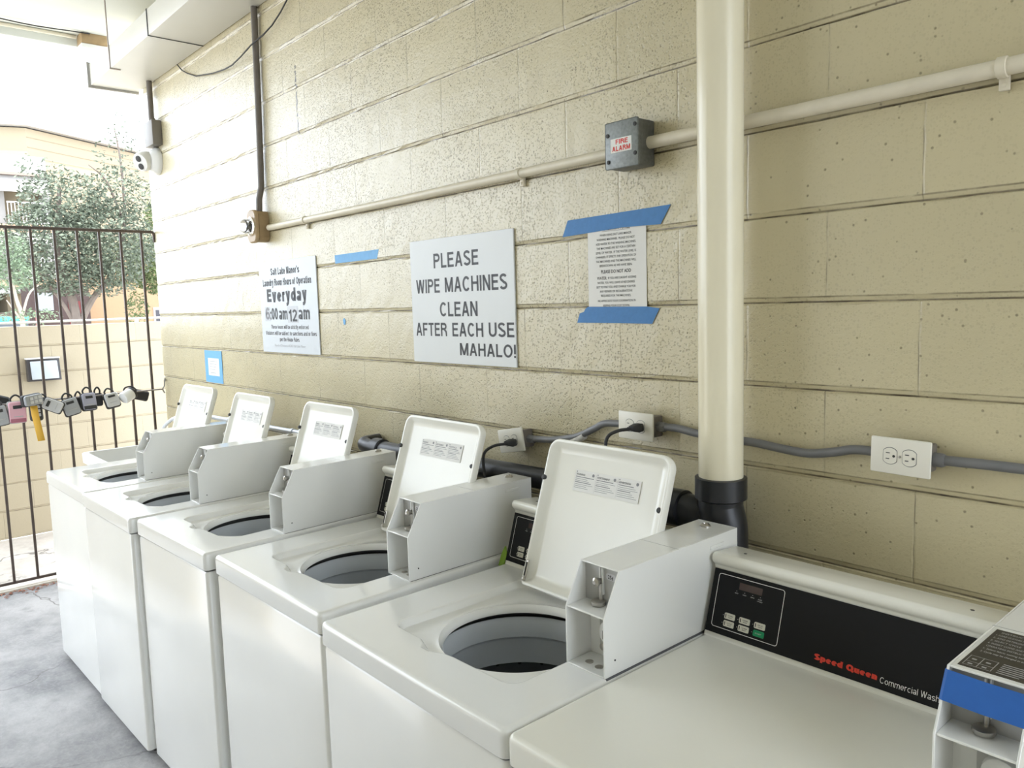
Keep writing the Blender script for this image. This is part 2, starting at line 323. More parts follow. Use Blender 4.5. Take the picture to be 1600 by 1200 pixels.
def glyph(ch, t):
    """centre lines of grotesque letters, cap height 1, stroke t -> (advance width, strokes)"""
    h = t / 2; T_ = 1 - h; X = 0.74; xb = X - h; o = lambda w_: arc(w_ / 2, X / 2, w_ / 2 - h, X / 2 - h, 0, 360, 22)
    G = {
     'A': (.74, [[(h * .9, -.05), (.37 - .01, 1.02)], [(.37 + .01, 1.02), (.74 - h * .9, -.05)], [(.17, .31), (.57, .31)]]),
     'B': (.68, [[(h, 0), (h, 1)], [(h, T_), (.38, T_)] + arc(.38, .76, .2, .24 - h, 90, -90) + [(h, .53)], [(.38, .53)] + arc(.4, .27, .23, .27 - h, 90, -90) + [(h, h)]]),
     'C': (.74, [arc(.38, .5, .38 - h, .5 - h, 42, 318, 24)]), 'D': (.74, [[(h, 0), (h, 1)], [(h, T_), (.32, T_)] + arc(.32, .5, .42 - h, .5 - h, 90, -90, 16) + [(h, h)]]),
     'E': (.62, [[(h, 0), (h, 1)], [(h, T_), (.62, T_)], [(h, .53), (.57, .53)], [(h, h), (.62, h)]]), 'F': (.58, [[(h, 0), (h, 1)], [(h, T_), (.58, T_)], [(h, .5), (.52, .5)]]),
     'H': (.70, [[(h, 0), (h, 1)], [(.7 - h, 0), (.7 - h, 1)], [(h, .53), (.7 - h, .53)]]), 'I': (t, [[(h, 0), (h, 1)]]), 'L': (.56, [[(h, 0), (h, 1)], [(h, h), (.56, h)]]),
     'M': (.84, [[(h, 0), (h, 1)], [(.84 - h, 0), (.84 - h, 1)], [(h, 1.05), (.42, .04)], [(.84 - h, 1.05), (.42, .04)]]), 'N': (.70, [[(h, 0), (h, 1)], [(.7 - h, 0), (.7 - h, 1)], [(h * 1.1, 1.0), (.7 - h * 1.1, 0)]]),
     'O': (.80, [arc(.4, .5, .4 - h, .5 - h, 0, 360, 30)]), 'P': (.66, [[(h, 0), (h, 1)], [(h, T_), (.38, T_)] + arc(.38, .71, .28 - h, .29 - h, 90, -90) + [(h, .42 + h)]]),
     'Q': (.82, [arc(.4, .5, .4 - h, .5 - h, 0, 360, 30), [(.46, .26), (.80, -.03)]]), 'R': (.70, [[(h, 0), (h, 1)], [(h, T_), (.4, T_)] + arc(.4, .73, .28 - h, .27 - h, 90, -90) + [(h, .46 + h)], [(.42, .5), (.60 , .34), (.64, 0)]]),
     'S': (.66, [arc(.33, .74, .29 - h * .6, .26 - h, 20, 245, 14) + arc(.33, .27, .31 - h * .6, .27 - h, 75, -160, 16)]), 'T': (.64, [[(.32, 0), (.32, 1)], [(0, T_), (.64, T_)]]),
     'U': (.70, [[(h, 1), (h, .32)] + arc(.35, .34, .35 - h, .34 - h, 180, 360, 16) + [(.7 - h, 1)]]), 'W': (1.0, [[(h * .8, 1.05), (.27, -.03)], [(.27, -.03), (.5, 1.03)], [(.5, 1.03), (.73, -.03)], [(.73, -.03), (1 - h * .8, 1.05)]]),
     '!': (t, [[(h, .28), (h, 1)], [(h, 0), (h, t)]]), ':': (t, [[(h, 0), (h, t)], [(h, .5), (h, .5 + t)]]), '\'': (t, [[(h, .7), (h, 1)]]),
     '0': (.60, [arc(.3, .5, .3 - h, .5 - h, 0, 360, 26)]), '1': (.40, [[(.4 - h, 0), (.4 - h, 1)], [(.06, .72), (.4 - h, .86)]]), '2': (.60, [arc(.3, .70, .3 - h, .3 - h, 165, -20, 12) + [(h * 1.2, .1), (h * 1.2, h)], [(0, h), (.6, h)]]),
     '6': (.60, [arc(.3, .32, .3 - h, .32 - h, 0, 360, 20), arc(.32, .5, .32 - h, .5 - h, 40, 185, 12) + [(h, .32)]]),
     'a': (.58, [arc(.27, X - .22, .26 - h * .6, .22 - h, 150, 0, 10) + [(.53 - h, 0)], arc(.25, .2, .25 - h, .2 - h, 0, 360, 16)]), 'c': (.56, [arc(.29, X / 2, .29 - h, X / 2 - h, 48, 312, 18)]), 'd': (.60, [arc(.3, X / 2, .3 - h, X / 2 - h, 0, 360, 22), [(.6 - h, 0), (.6 - h, 1)]]),
     'e': (.58, [[(h, X / 2), (.58 - h, X / 2)], arc(.29, X / 2, .29 - h, X / 2 - h, 0, 318, 22)]), 'f': (.34, [[(.14, 0), (.14, .75)] + arc(.32, .8, .18, .2 - h, 180, 90, 6), [(0, X - h), (.32, X - h)]]),
     'h': (.56, [[(h, 0), (h, 1)], arc(.28, X - .28, .28 - h, .28 - h, 180, 0, 12) + [(.56 - h, 0)]]), 'i': (t, [[(h, 0), (h, X)], [(h, 1 - t), (h, 1)]]), 'k': (.54, [[(h, 0), (h, 1)], [(h, .25), (.5, X)], [(.2, .42), (.5, 0)]]), 'l': (t, [[(h, 0), (h, 1)]]),
     'm': (.86, [[(h, 0), (h, X)], arc(.24, X - .22, .24 - h, .22 - h, 180, 0, 10) + [(.48 - h, 0)], arc(.62, X - .22, .24 - h, .22 - h, 180, 0, 10) + [(.86 - h, 0)]]), 'n': (.56, [[(h, 0), (h, X)], arc(.28, X - .28, .28 - h, .28 - h, 180, 0, 12) + [(.56 - h, 0)]]),
     'o': (.60, [o(.6)]), 'p': (.60, [o(.6), [(h, -.24), (h, X)]]), 'r': (.36, [[(h, 0), (h, X)], arc(.3, X - .26, .3 - h, .26 - h, 180, 80, 8)]), 's': (.52, [arc(.26, X * .73, .22, X * .27 - h, 25, 245, 12) + arc(.26, X * .27, .24, X * .27 - h, 75, -155, 12)]),
     't': (.34, [[(.15, .92), (.15, .12)] + arc(.3, .14, .15, .14 - h, 180, 280, 6), [(0, X - h), (.33, X - h)]]), 'u': (.56, [[(h, X), (h, .28)] + arc(.28, .28, .28 - h, .28 - h, 180, 360, 12), [(.56 - h, 0), (.56 - h, X)]]),
     'V': (.70, [[(h * .8, 1.05), (.35, -.03)], [(.35, -.03), (.7 - h * .8, 1.05)]]), 'b': (.60, [o(.6), [(h, 0), (h, 1)]]), 'j': (t + .1, [[(h + .1, X), (h + .1, -.15)], [(h + .1, 1 - t), (h + .1, 1)]]),
     'v': (.54, [[(h * .8, X + .03), (.27, -.03)], [(.27, -.03), (.54 - h * .8, X + .03)]]), 'w': (.80, [[(h * .8, X + .03), (.22, 0)], [(.22, 0), (.4, X)], [(.4, X), (.58, 0)], [(.58, 0), (.8 - h * .8, X + .03)]]), 'y': (.54, [[(h * .8, X + .03), (.29, .02)], [(.54 - h * .8, X + .03), (.25, -.12), (.16, -.22), (.03, -.22)]]),
    }
    return G.get(ch)
def caps_text(mb, s, x, y, width, cap, mtx, t=0.17, align='L', gap=0.12, shear=0.0):
    b = bmesh.new(); pen = 0.0; z = 0.0
    for ch in s:
        if ch == ' ': pen += 0.34; continue
        g = glyph(ch, t)
        if g is None: pen += 0.3; continue
        for ln in g[1]:
            P = [Vector((p[0], p[1])) for p in ln]; n = len(P); closed = n > 3 and (P[0] - P[-1]).length < 1e-4; row = []
            for i, p in enumerate(P):
                a = P[i] - P[i - 1] if i else (P[0] - P[-2] if closed else P[1] - P[0]); c = P[i + 1] - P[i] if i < n - 1 else (P[1] - P[0] if closed else a)
                a, c = a.normalized(), c.normalized(); m_ = Vector((-(a.y + c.y), a.x + c.x)); m_ = m_.normalized() if m_.length > 1e-6 else Vector((-a.y, a.x)); k = (t / 2) / max(0.5, m_.dot(Vector((-a.y, a.x))))
                row.append([b.verts.new((pen + q.x, q.y, z)) for q in (p - m_ * k, p + m_ * k)])
            for A, B in zip(row, row[1:]):
                b.faces.new((A[0], B[0], B[1], A[1]))
        pen += g[0] + gap
    if not any(c in 'ypgQ' for c in s):
        for co, no in (((0, 0, 0), (0, -1, 0)), ((0, 1, 0), (0, 1, 0))): bmesh.ops.bisect_plane(b, geom=b.verts[:] + b.edges[:] + b.faces[:], plane_co=co, plane_no=no, clear_outer=True)
    xs = [v.co.x for v in b.verts]; x0, x1 = min(xs), max(xs); sx = width / (x1 - x0); ox = x if align == 'L' else x - width / 2
    for v in b.verts: v.co = Vector(((v.co.x - x0) * sx + ox + shear * v.co.y * cap, v.co.y * cap + y, v.co.z))
    mb.merge(b, mtx)
def bar(mb, x0, x1, y0, y1, mtx, z=0.0):
    b = bmesh.new(); vs = [b.verts.new(p) for p in ((x0, y0, z), (x1, y0, z), (x1, y1, z), (x0, y1, z))]; b.faces.new(vs); mb.merge(b, mtx)

# ================================================================== SETTING
def block_wall(name, x0, x1, zt, thick, m, jit=0.0009, joint=0.0055, step=0.05):
    """front face at y=0 looking to -y, bed joints struck into the face"""
    prof = []
    k = 0
    while k * CH < zt - 0.02:
        z = k * CH
        if k > 0: prof += [(0.0008, z - 0.006), (0.0, z - 0.002), (joint, z + 0.0008), (joint * 0.75, z + 0.004), (0.0012, z + 0.0125), (-0.0004, z + 0.0145)]
        else: prof += [(0, 0)]
        prof += [(0, z + 0.06), (0, z + 0.13)]
        k += 1
    prof = [p for p in prof if p[1] < zt - 0.004] + [(0, zt)]
    n = int((x1 - x0) / step); mb = MB(); rr = random.Random(5); cols = []
    for i in range(n + 1):
        x = x0 + (x1 - x0) * i / n
        cols.append([mb.bm.verts.new((x, y + rr.uniform(-jit, jit) * (1 if y < 0.002 else 1.6), z + (rr.uniform(-jit, jit) if 0 < z < zt else 0))) for y, z in prof] + [mb.bm.verts.new((x, thick, zt)), mb.bm.verts.new((x, thick, 0))])
    for A, B in zip(cols, cols[1:]):
        q = len(A)
        for j in range(q): mb.face((A[j], B[j], B[(j + 1) % q], A[(j + 1) % q]))
    mb.face(cols[0]); mb.face(cols[-1][::-1])
    return mb.build(name, m, smooth=False)
XE = -3.415
wall = struct(block_wall('wall_back', XE, 4.6, 3.5, 0.2, m_wall))
mb = MB(); mb.box(-3.45, 12, -7.0, 0.2, -0.12, 0.0); floor = struct(mb.build('floor', m_floor, smooth=False))
mb = MB(); mb.box(-3.92, 4.6, -4.0, 0.2, 3.5, 3.72); struct(mb.build('ceiling', m_ceil, smooth=False))
mb = MB(); mb.box(-2.2, 4.6, -4.0, -3.8, 0.0, 3.5); struct(mb.build('blocker_wall_front', m_blocker, smooth=False))  # unseen wall, added to block daylight from the front side
mb = MB(); mb.box(4.4, 4.6, -3.8, -1.7, 0.0, 3.5); struct(mb.build('blocker_wall_right', m_blocker, smooth=False))  # unseen end wall, added to narrow the light from behind the camera
# yard beyond the gate
mb = MB(); mb.box(-4.7, -3.45, -9.0, 6.0, -0.12, -0.004); struct(mb.build('yard_slab', m_yard, smooth=False))
mb = MB(); mb.box(-90, -4.9, -60, 60, -0.5, -0.3); struct(mb.build('ground', mat('outer_ground', (0.45, 0.42, 0.38), 0.8, var=0.15), smooth=False))
yw = block_wall('wall_yard', -4.0, 9.0, 1.575, 0.2, m_yardwall, step=0.2)
yw.rotation_euler = (0, 0, R(90)); yw.location = (-4.7, 0, 0); struct(yw)
# roof fascia trim along the ceiling edge, with its thin conduit
mb = MB(); mb.box(-3.985, -3.92, -5.6, 0.2, 3.44, 3.74, 0.008); struct(mb.build('trim_1', m_ceil))
# kerb at the gate
mb = MB(); mb.box(-3.50, -3.36, -4.0, 0.0, -0.02, 0.012, 0.006); struct(mb.build('trim_2', mat('threshold_concrete', (0.74, 0.69, 0.62), 0.7, var=0.15, vscale=14)))
# ================================================================== DUCT AND CEILING THINGS
t = tag(empty('metal_duct', (-3.5, 0, 3.09)), 'long white sheet metal duct boxed along the wall top under the ceiling', 'duct')
mb = MB(); mb.box(0.0, 7.05, -0.29, -0.004, 0.0, 0.13, 0.003); mb.build('duct_body', m_duct, t)
mb = MB(); mb.prism([(0, -0.305, -0.015), (0, -0.001, -0.015), (0, -0.001, 0.006), (0, -0.285, 0.006), (0, -0.285, 0.14), (0, -0.305, 0.14)], (0.022, 0, 0), (-0.006, 0, 0)); mb.build('end_flange', m_lipgrey, t, smooth=False)
for xx, L in ((1.165, 1),):
    mb = MB(); mb.box(xx - 0.006, xx + 0.006, -0.2925, -0.2895, -0.001, 0.133); mb.box(xx - 0.003, xx + 0.003, -0.2925, -0.004, -0.003, 0.0005); mb.build('joint_band', m_rubber, t, smooth=False)
mb = MB(); mb.box(0.452, 0.466, -0.2945, -0.2905, -0.003, 0.42); mb.box(0.452, 0.466, -0.2945, -0.235, -0.0045, -0.0005); mb.build('hanger_strap', mat('strap_steel', (0.33, 0.28, 0.25), 0.5, 0.3), t, smooth=False)
t = tag(empty('ceiling_light', (-3.83, -0.17, 3.5)), 'small tan and white light fixture under the ceiling edge', 'light')
mb = MB(); mb.box(-0.06, 0.06, -0.08, 0.08, -0.07, 0.0, 0.004); mb.build('housing', m_tan, t)
mb = MB(); mb.box(-0.066, 0.066, -0.085, 0.085, -0.10, -0.07, 0.006); mb.build('diffuser', m_plastic, t)
mb = MB(); mb.tube([(-3.87, -4.6, 3.487), (-3.87, -1.5, 3.487), (-3.865, -0.26, 3.487)], 0.012); o = mb.build('fascia_conduit', m_conduit); tag(o, 'thin pale conduit running along the ceiling edge to the light', 'conduit')
mb = MB(); mb.tube([(-3.76, -3.5 + 0.1 * i, 3.492 - 0.006 * (1 + math.sin(i * 0.9))) for i in range(34)], 0.004, 8); o = mb.build('ceiling_cable', m_rubber); tag(o, 'dark cable stapled under the pale ceiling slab', 'cable')

# ================================================================== WALL THINGS
def straight(name, pts, r, m, label, cat, group=None, straps=(), strap_m=None, n=16):
    t = tag(empty(name, pts[0]), label, cat, group); o0 = Vector(pts[0])
    MB().tube([Vector(p) - o0 for p in pts], r, n).build('pipe', m, t)
    for s in straps:
        q = Vector(s) - o0; mb = MB()
        mb.lathe([(r + 0.0015, -0.009), (r + 0.0035, -0.008), (r + 0.0035, 0.008), (r + 0.0015, 0.009)], q, (1, 0, 0), 16)
        mb.box(q.x - 0.009, q.x + 0.009, q.y + r * 0.5, q.y + 0.0185, q.z - r - 0.024, q.z - r * 0.3, 0.002)
        mb.lathe([(0.0045, 0), (0.0045, 0.003), (0.002, 0.0045)], (q.x, q.y + r * 0.5 + 0.001, q.z - r - 0.014), (0, -1, 0), 10)
        mb.build('strap', strap_m or m, t)
    return t
straight('metal_conduit', [(-1.615, -0.02, 2.046), (-0.5, -0.02, 2.047), (0.625, -0.02, 2.052)], 0.0145, m_conduit, 'painted cream conduit between tan bulb box and fire alarm box', 'conduit', 'painted conduits', [(-1.24, -0.02, 2.0465), (0.219, -0.02, 2.0495)])
straight('metal_conduit', [(0.738, -0.022, 2.058), (1.5, -0.022, 2.056), (2.6, -0.022, 2.056)], 0.0165, m_conduit, 'painted cream conduit passing behind the tall pipe, right of fire alarm box', 'conduit', 'painted conduits', [(1.568, -0.022, 2.056)])
straight('dark_conduit', [(-1.637, -0.02, 3.09), (-1.652, -0.02, 2.68), (-1.668, -0.02, 2.38), (-1.676, -0.02, 2.25), (-1.692, -0.028, 2.19), (-1.695, -0.03, 2.12)], 0.0155, m_dkconduit, 'dark brown vertical conduit dropping from the duct to tan box', 'conduit')
mb = MB(); pts = [(-2.729, -0.012, 3.083), (-2.66, -0.012, 3.035), (-2.58, -0.012, 3.0), (-2.45, -0.012, 2.955), (-2.21, -0.012, 2.915), (-2.05, -0.014, 2.897), (-1.937, -0.018, 2.892), (-1.80, -0.03, 2.897), (-1.638, -0.046, 2.908), (-1.54, -0.03, 2.93), (-1.455, -0.02, 2.955), (-1.37, -0.016, 2.99), (-1.301, -0.012, 3.03), (-1.22, -0.012, 3.084)]
tag(mb.tube(pts, 0.0035, 8).build('hanging_cable', m_rubber), 'thin black cable sagging across the wall below the duct', 'cable')
# tan weatherproof box with bulb
t = tag(empty('bulb_box', (-1.70, 0, 2.057)), 'tan weatherproof box with clear glass bulb at conduit end', 'light fixture')
def rr_prism(w, h, r, y0, y1, taper=0.0):
    mb = MB(); A = rrect(-w / 2, w / 2, -h / 2, h / 2, r, 6); B = rrect(-w / 2 + taper, w / 2 - taper, -h / 2 + taper, h / 2 - taper, max(r - taper, 0.002), 6)
    mb.rings([[(x, y0, z) for x, z in A], [(x, y1 + (taper if taper else 0), z) for x, z in A], [(x, y1, z) for x, z in B]], True, True); return mb
rr_prism(0.095, 0.150, 0.03, -0.001, -0.055, 0.003).build('box_body', m_tan, t)
rr_prism(0.104, 0.160, 0.034, -0.057, -0.074, 0.006).build('cover_plate', mat('tan_cover', (0.42, 0.30, 0.17), 0.4, var=0.15, vscale=30), t)
MB().lathe([(0.046, 0), (0.046, 0.006), (0.038, 0.010), (0.034, 0.004)], (0, -0.074, 0.0), (0, -1, 0), 28).build('bezel', m_chrome, t)
MB().lathe([(0.030, 0), (0.034, 0.012), (0.034, 0.03), (0.028, 0.044), (0.015, 0.053), (0.0, 0.056)], (0, -0.078, 0.0), (0, -1, 0), 28).build('bulb', m_glass, t)
MB().lathe([(0.012, 0), (0.02, 0.02), (0.024, 0.03), (0.004, 0.033)], (0, -0.078, 0.0), (0, -1, 0), 20).build('reflector', m_chrome, t)
# fire alarm box
t = tag(empty('fire_alarm_box', (0.683, 0, 2.058)), 'speckled dark grey FIRE ALARM junction box on the block wall', 'junction box')
mb = MB(); mb.box(-0.055, 0.055, -0.068, -0.001, -0.0595, 0.0595, 0.004); mb.build('box_body', m_boxgrey, t)
mb = MB(); mb.box(-0.0575, 0.0575, -0.074, -0.068, -0.062, 0.062, 0.005); mb.build('cover_plate', mat('speckled_cover', (0.24, 0.26, 0.26), 0.45, 0.2, var=0.45, vscale=110), t)
for sx, sz in ((-0.047, 0.028), (-0.045, -0.042), (0.048, 0.044), (0.048, -0.030)):
    MB().lathe([(0.0055, 0), (0.0055, 0.002), (0.002, 0.003)], (sx, -0.074, sz), (0, -1, 0), 12).build('cover_screw', m_rubber, t)
mb = MB(); mb.box(-0.036, 0.036, -0.0752, -0.0741, -0.020, 0.017); st = mb.build('sticker', m_paper, t, smooth=False)
mb = MB(); TM = Matrix.Translation((0, -0.0756, 0)) @ WALLM
caps_text(mb, 'FIRE', 0.003, 0.0012, 0.042, 0.0125, TM, 0.2, 'C'); caps_text(mb, 'ALARM', 0.001, -0.0165, 0.062, 0.0130, TM, 0.2, 'C'); mb.build('lettering', m_red, st, smooth=False)
# signs
def sign_board(name, x0, x1, z0, z1, th, m, label, cat, skew=0.0):
    t = tag(empty(name, ((x0 + x1) / 2, 0, z0)), label, cat); wd = (x1 - x0) / 2
    mb = MB(); mb.box(-wd, wd, -th, -0.0012, 0, z1 - z0, min(0.0008, th / 4), 1); b = mb.build('panel', m, t, smooth=False); return t, b, Matrix.Translation((0, -th - 0.0005, 0)) @ WALLM
t, b, TM = sign_board('wipe_machines_sign', -0.428, 0.165, 1.432, 1.886, 0.007, m_sign, 'white PLEASE WIPE MACHINES CLEAN sign in large black capitals', 'sign')
mb = MB()
def scap(s, xa, xb, za, zb): caps_text(mb, s, xa - (-0.1315), za - 1.432, xb - xa, zb - za, TM, 0.165)
scap('PLEASE', -0.277, -0.017, 1.779, 1.832)
scap('WIPE', -0.394, -0.245, 1.690, 1.741); scap('MACHINES', -0.213, 0.130, 1.690, 1.743)
scap('CLEAN', -0.249, -0.030, 1.603, 1.655)
scap('AFTER', -0.405, -0.210, 1.531, 1.580); scap('EACH', -0.178, -0.003, 1.531, 1.580); scap('USE', 0.027, 0.158, 1.532, 1.581)
scap('MAHALO!', -0.137, 0.163, 1.464, 1.508)
mb.build('lettering', m_ink, b, smooth=False)
t, b, TM = sign_board('laundry_hours_sign', -1.797, -1.186, 1.432, 1.884, 0.006, mat('sign_panel_cool', (0.66, 0.70, 0.74), 0.4), 'white laundry room hours sign reading Everyday 6:00 am', 'sign')
for q, cx, y, wd, cap, mm, bd in (("Salt Lake Manor's", -0.012, 0.384, 0.31, 0.034, m_ink, 0.23), ('Laundry Room Hours of Operation', -0.004, 0.331, 0.52, 0.034, m_ink, 0.22), ('Everyday', -0.01, 0.252, 0.43, 0.064, m_ink, 0.24),
     ('These hours will be strictly enforced', 0.005, 0.118, 0.40, 0.020, m_midink, 0.18), ('Violators will be subject to sanctions and or fines', 0.01, 0.087, 0.545, 0.020, m_midink, 0.18), ('per the House Rules', 0.0, 0.057, 0.21, 0.020, m_midink, 0.18)):
    mb = MB(); caps_text(mb, q, cx, y, wd, cap, TM, bd, 'C'); mb.build('lettering', mm, b, smooth=False)
mb = MB(); add_text(mb, 'Board of Directors AOAO Salt Lake Manor', 0, 0.030, 0.33, 0.012, TM, 0, 'C'); mb.build('lettering', m_palink, b, smooth=False)
m_patch = mat('grey_overlay_patch', (0.55, 0.57, 0.60), 0.45)
mb = MB(); bar(mb, -0.258, -0.198, 0.156, 0.228, TM, 0.0002); mb.build('number_patch', m_patch, b, smooth=False, recalc=False); mb = MB(); bar(mb, -0.005, 0.108, 0.148, 0.228, TM, 0.0002); mb.build('number_patch', m_patch, b, smooth=False, recalc=False)
TM2 = TM @ Matrix.Translation((0, 0, 0.0006))
mb = MB(); caps_text(mb, '6', -0.252, 0.164, 0.05, 0.062, TM2, 0.2); mb.build('lettering', m_labelink, b, smooth=False)
for q, x, y, wd, cap, bd in ((':00', -0.198, 0.164, 0.085, 0.058, 0.008), ('am', -0.098, 0.164, 0.092, 0.060, 0.006), ('12', 0.008, 0.154, 0.088, 0.058, 0.012), ('am', 0.112, 0.164, 0.112, 0.062, 0.006)):
    mb = MB(); caps_text(mb, q, x, y, wd, cap, TM2, 0.18); mb.build('lettering', m_ink, b, smooth=False)
# taped notice
t, b, TM = sign_board('water_notice', 0.488, 0.706, 1.600, 1.880, 0.0015, m_paper, 'white printed notice headed ATTENTION TO ALL, taped to wall', 'notice')
mb = MB(); W = 0.148
rows = ['WHEN USING SALT LAKE MANOR', 'WASHING MACHINES,  PLEASE DO NOT', 'ADD WATER TO THE WASHING MACHINES.', 'THE MACHINES ARE SET FOR A CERTAIN', 'LEVEL OF WATER.  IF THE WATER LEVEL IS', 'CHANGED, IT EFFECTS THE OPERATION OF', 'THE MACHINES AND THE MACHINES WILL', 'BREAKDOWN AS WE HAVE SEEN.']
wid = [0.118, 0.142, 0.150, 0.144, 0.150, 0.150, 0.150, 0.122]
add_text(mb, 'ATTENTION TO ALL', 0, 0.2445, 0.104, 0.0085, TM, 0.012, 'C'); bar(mb, -0.052, 0.052, 0.2415, 0.2423, TM)
for k, (s, q) in enumerate(zip(rows, wid)): add_text(mb, s, -0.002, 0.2285 - 0.0125 * k, q, 0.0062, TM, 0.004, 'C')
add_text(mb, 'PLEASE DO NOT ADD', -0.002, 0.1225, 0.112, 0.0092, TM, 0.014, 'C')
add_text(mb, 'WATER.', -0.074, 0.1045, 0.038, 0.0085, TM, 0.012)
add_text(mb, 'IF YOU ARE CAUGHT ADDING', -0.031, 0.1055, 0.103, 0.0062, TM, 0.004)
for k, (s, q) in enumerate(zip(['WATER, YOU WILL LEAVE US NO CHOICE', 'BUT TO FINE YOU, AND CHARGE YOU FOR', 'ANY REPAIRS OR RECALIBRATIONS', 'REQUIRED FOR THE MACHINES.'], [0.14, 0.146, 0.122, 0.112])): add_text(mb, s, -0.003, 0.0925 - 0.0125 * k, q, 0.0062, TM, 0.004, 'C')
add_text(mb, 'WE APPRECIATE YOUR COOPERATION IN', -0.002, 0.0400, 0.142, 0.0062, TM, 0.004, 'C'); add_text(mb, 'KEEPING YOUR COST DOWN.', -0.002, 0.0265, 0.10, 0.0062, TM, 0.004, 'C')
mb.build('lettering', m_ink, b, smooth=False)
def tape(poly, m, label, group, y=-0.0022, th=0.0006):
    mb = MB(); c = Vector((sum(p[0] for p in poly) / len(poly), 0, sum(p[1] for p in poly) / len(poly)))
    mb.prism([(p[0] - c.x, -0.0002, p[1] - c.z) for p in poly], (0, -th, 0)); o = mb.build('tape_strip', m, smooth=False); o.location = (c.x, y, c.z); return tag(o, label, 'tape', group)
tape([(0.386, 1.839), (0.409, 1.886), (0.41, 1.8865), (0.6, 1.8895), (0.790, 1.8925), (0.756, 1.844), (0.62, 1.8475), (0.5, 1.843)], m_blue, 'blue painter’s tape strip across the top of the printed notice', 'blue tape strips')
tape([(0.440, 1.580), (0.452, 1.6085), (0.468, 1.612), (0.476, 1.622), (0.485, 1.627), (0.706, 1.6245), (0.750, 1.619), (0.738, 1.60), (0.724, 1.577), (0.58, 1.579)], m_blue, 'blue painter’s tape strip with torn ends under the notice', 'blue tape strips')
tape([(-1.014, 1.838), (-1.016, 1.874), (-0.657, 1.8755), (-0.672, 1.839)], m_bluelight, 'lone pale blue tape strip between the two big signs', 'blue tape strips', -0.0006)
tape([(-0.972, 1.592), (-0.965, 1.600), (-0.956, 1.598), (-0.950, 1.588), (-0.954, 1.572), (-0.968, 1.572)], m_bluelight, 'tiny torn scrap of blue tape on the wall', 'blue tape strips', -0.0006)
t, b, TM = sign_board('taped_note', -2.615, -2.405, 1.248, 1.398, 0.0015, m_paper, 'small white note framed with blue tape at the far wall end', 'note')
fr = [(-0.131, 0.131, 0.125, 0.169), (-0.131, 0.131, -0.019, 0.022), (-0.131, -0.085, 0.0222, 0.1248), (0.085, 0.131, 0.0222, 0.1248)]
for k, (a, c_, z0, z1) in enumerate(fr):
    mb = MB(); mb.box(a, c_, -0.0024 - 0.0003 * (k % 2), -0.0008, z0, z1); mb.build('tape_strip', m_bluelight, t, smooth=False)
mb = MB()
for k in range(4): bar(mb, -0.06, 0.06 - 0.012 * k, 0.105 - k * 0.016, 0.108 - k * 0.016, TM)
bar(mb, -0.055, 0.03, 0.036, 0.040, TM); mb.build('lettering', m_palink, b, smooth=False)

# outlets -----------------------------------------------------------
def outlet(x, z, tilt, label, face=False):
    t = tag(empty('electrical_outlet', (x, 0, z)), label, 'outlet', 'duplex outlets above the washers'); t.rotation_euler = (0, tilt, 0)
    mb = MB(); mb.box(-0.051, 0.054, -0.048, -0.001, -0.029, 0.029, 0.004); mb.build('outlet_box', m_dkconduit, t)
    mb = MB(); mb.box(-0.061, 0.061, -0.055, -0.048, -0.0385, 0.0385, 0.003); mb.build('cover_plate', m_outlet, t)
    for sx in (-0.0195, 0.0195):
        mb = MB(); prof = []
        for k in range(40):
            a = 2 * math.pi * k / 40; xx = max(-0.0135, min(0.0135, 0.0172 * math.cos(a))); prof.append((sx + xx, 0.0172 * math.sin(a)))
        out = [(sx + (p[0] - sx) * 1.07, p[1] * 1.07) for p in prof]
        MB().rings([[(px, -0.0549, pz) for px, pz in out], [(px, -0.0553, pz) for px, pz in out]], True).build('receptacle_gap', m_midink, t, smooth=False)
        mb.rings([[(px, -0.0545, pz) for px, pz in prof], [(px, -0.0562, pz) for px, pz in prof]], True); rc = mb.build('receptacle', m_outlet, t, smooth=False)
        sl = MB(); yy = -0.0564
        sl.box(sx - 0.0085, sx - 0.0005, yy - 0.0002, yy + 0.001, 0.0052, 0.0070); sl.box(sx - 0.0085, sx - 0.0012, yy - 0.0002, yy + 0.001, -0.0072, -0.0054); sl.lathe([(0.0028, 0), (0.0028, 0.001)], (sx + 0.0078, yy + 0.0006, 0), (0, -1, 0), 12); sl.build('slots', m_rubber, rc, smooth=False)
    MB().lathe([(0.0028, 0), (0.0028, 0.0012), (0.001, 0.0016)], (0, -0.055, 0), (0, -1, 0), 12).build('screw', m_steel, t)
    return t
outlet(0.178, 1.197, R(-11), 'tilted cream outlet with black plug, left of the three', True)
outlet(0.703, 1.297, R(0.5), 'cream outlet with black plug beside the tall cream pipe')
outlet(1.411, 1.302, R(1.0), 'empty cream duplex outlet right of the tall cream pipe')
def plug_cord(name, pl, pts, label):
    t = tag(empty(name, pl), label, 'power cord', 'black power cords'); p = Vector(pl)
    mb = MB(); mb.rings([[(x, -0.002, z) for x, z in rrect(-0.013, 0.013, -0.011, 0.011, 0.006)], [(x, -0.016, z) for x, z in rrect(-0.014, 0.014, -0.012, 0.012, 0.006)], [(x - 0.006, -0.034, z) for x, z in rrect(-0.008, 0.008, -0.007, 0.007, 0.004)]], True, True); mb.build('plug', m_rubber, t)
    MB().tube([Vector(q) - p for q in pts], 0.0048, 10).build('cord', m_rubber, t)
def smooth(pts, n=6):
    P = [Vector(p) for p in pts]; out = []
    for i in range(len(P) - 1):
        a, b, c, d = P[max(i - 1, 0)], P[i], P[i + 1], P[min(i + 2, len(P) - 1)]
        for k in range(n):
            s = k / n; out.append(0.5 * ((2 * b) + (c - a) * s + (2 * a - 5 * b + 4 * c - d) * s * s + (3 * b - a - 3 * c + d) * s ** 3))
    return out + [P[-1]]
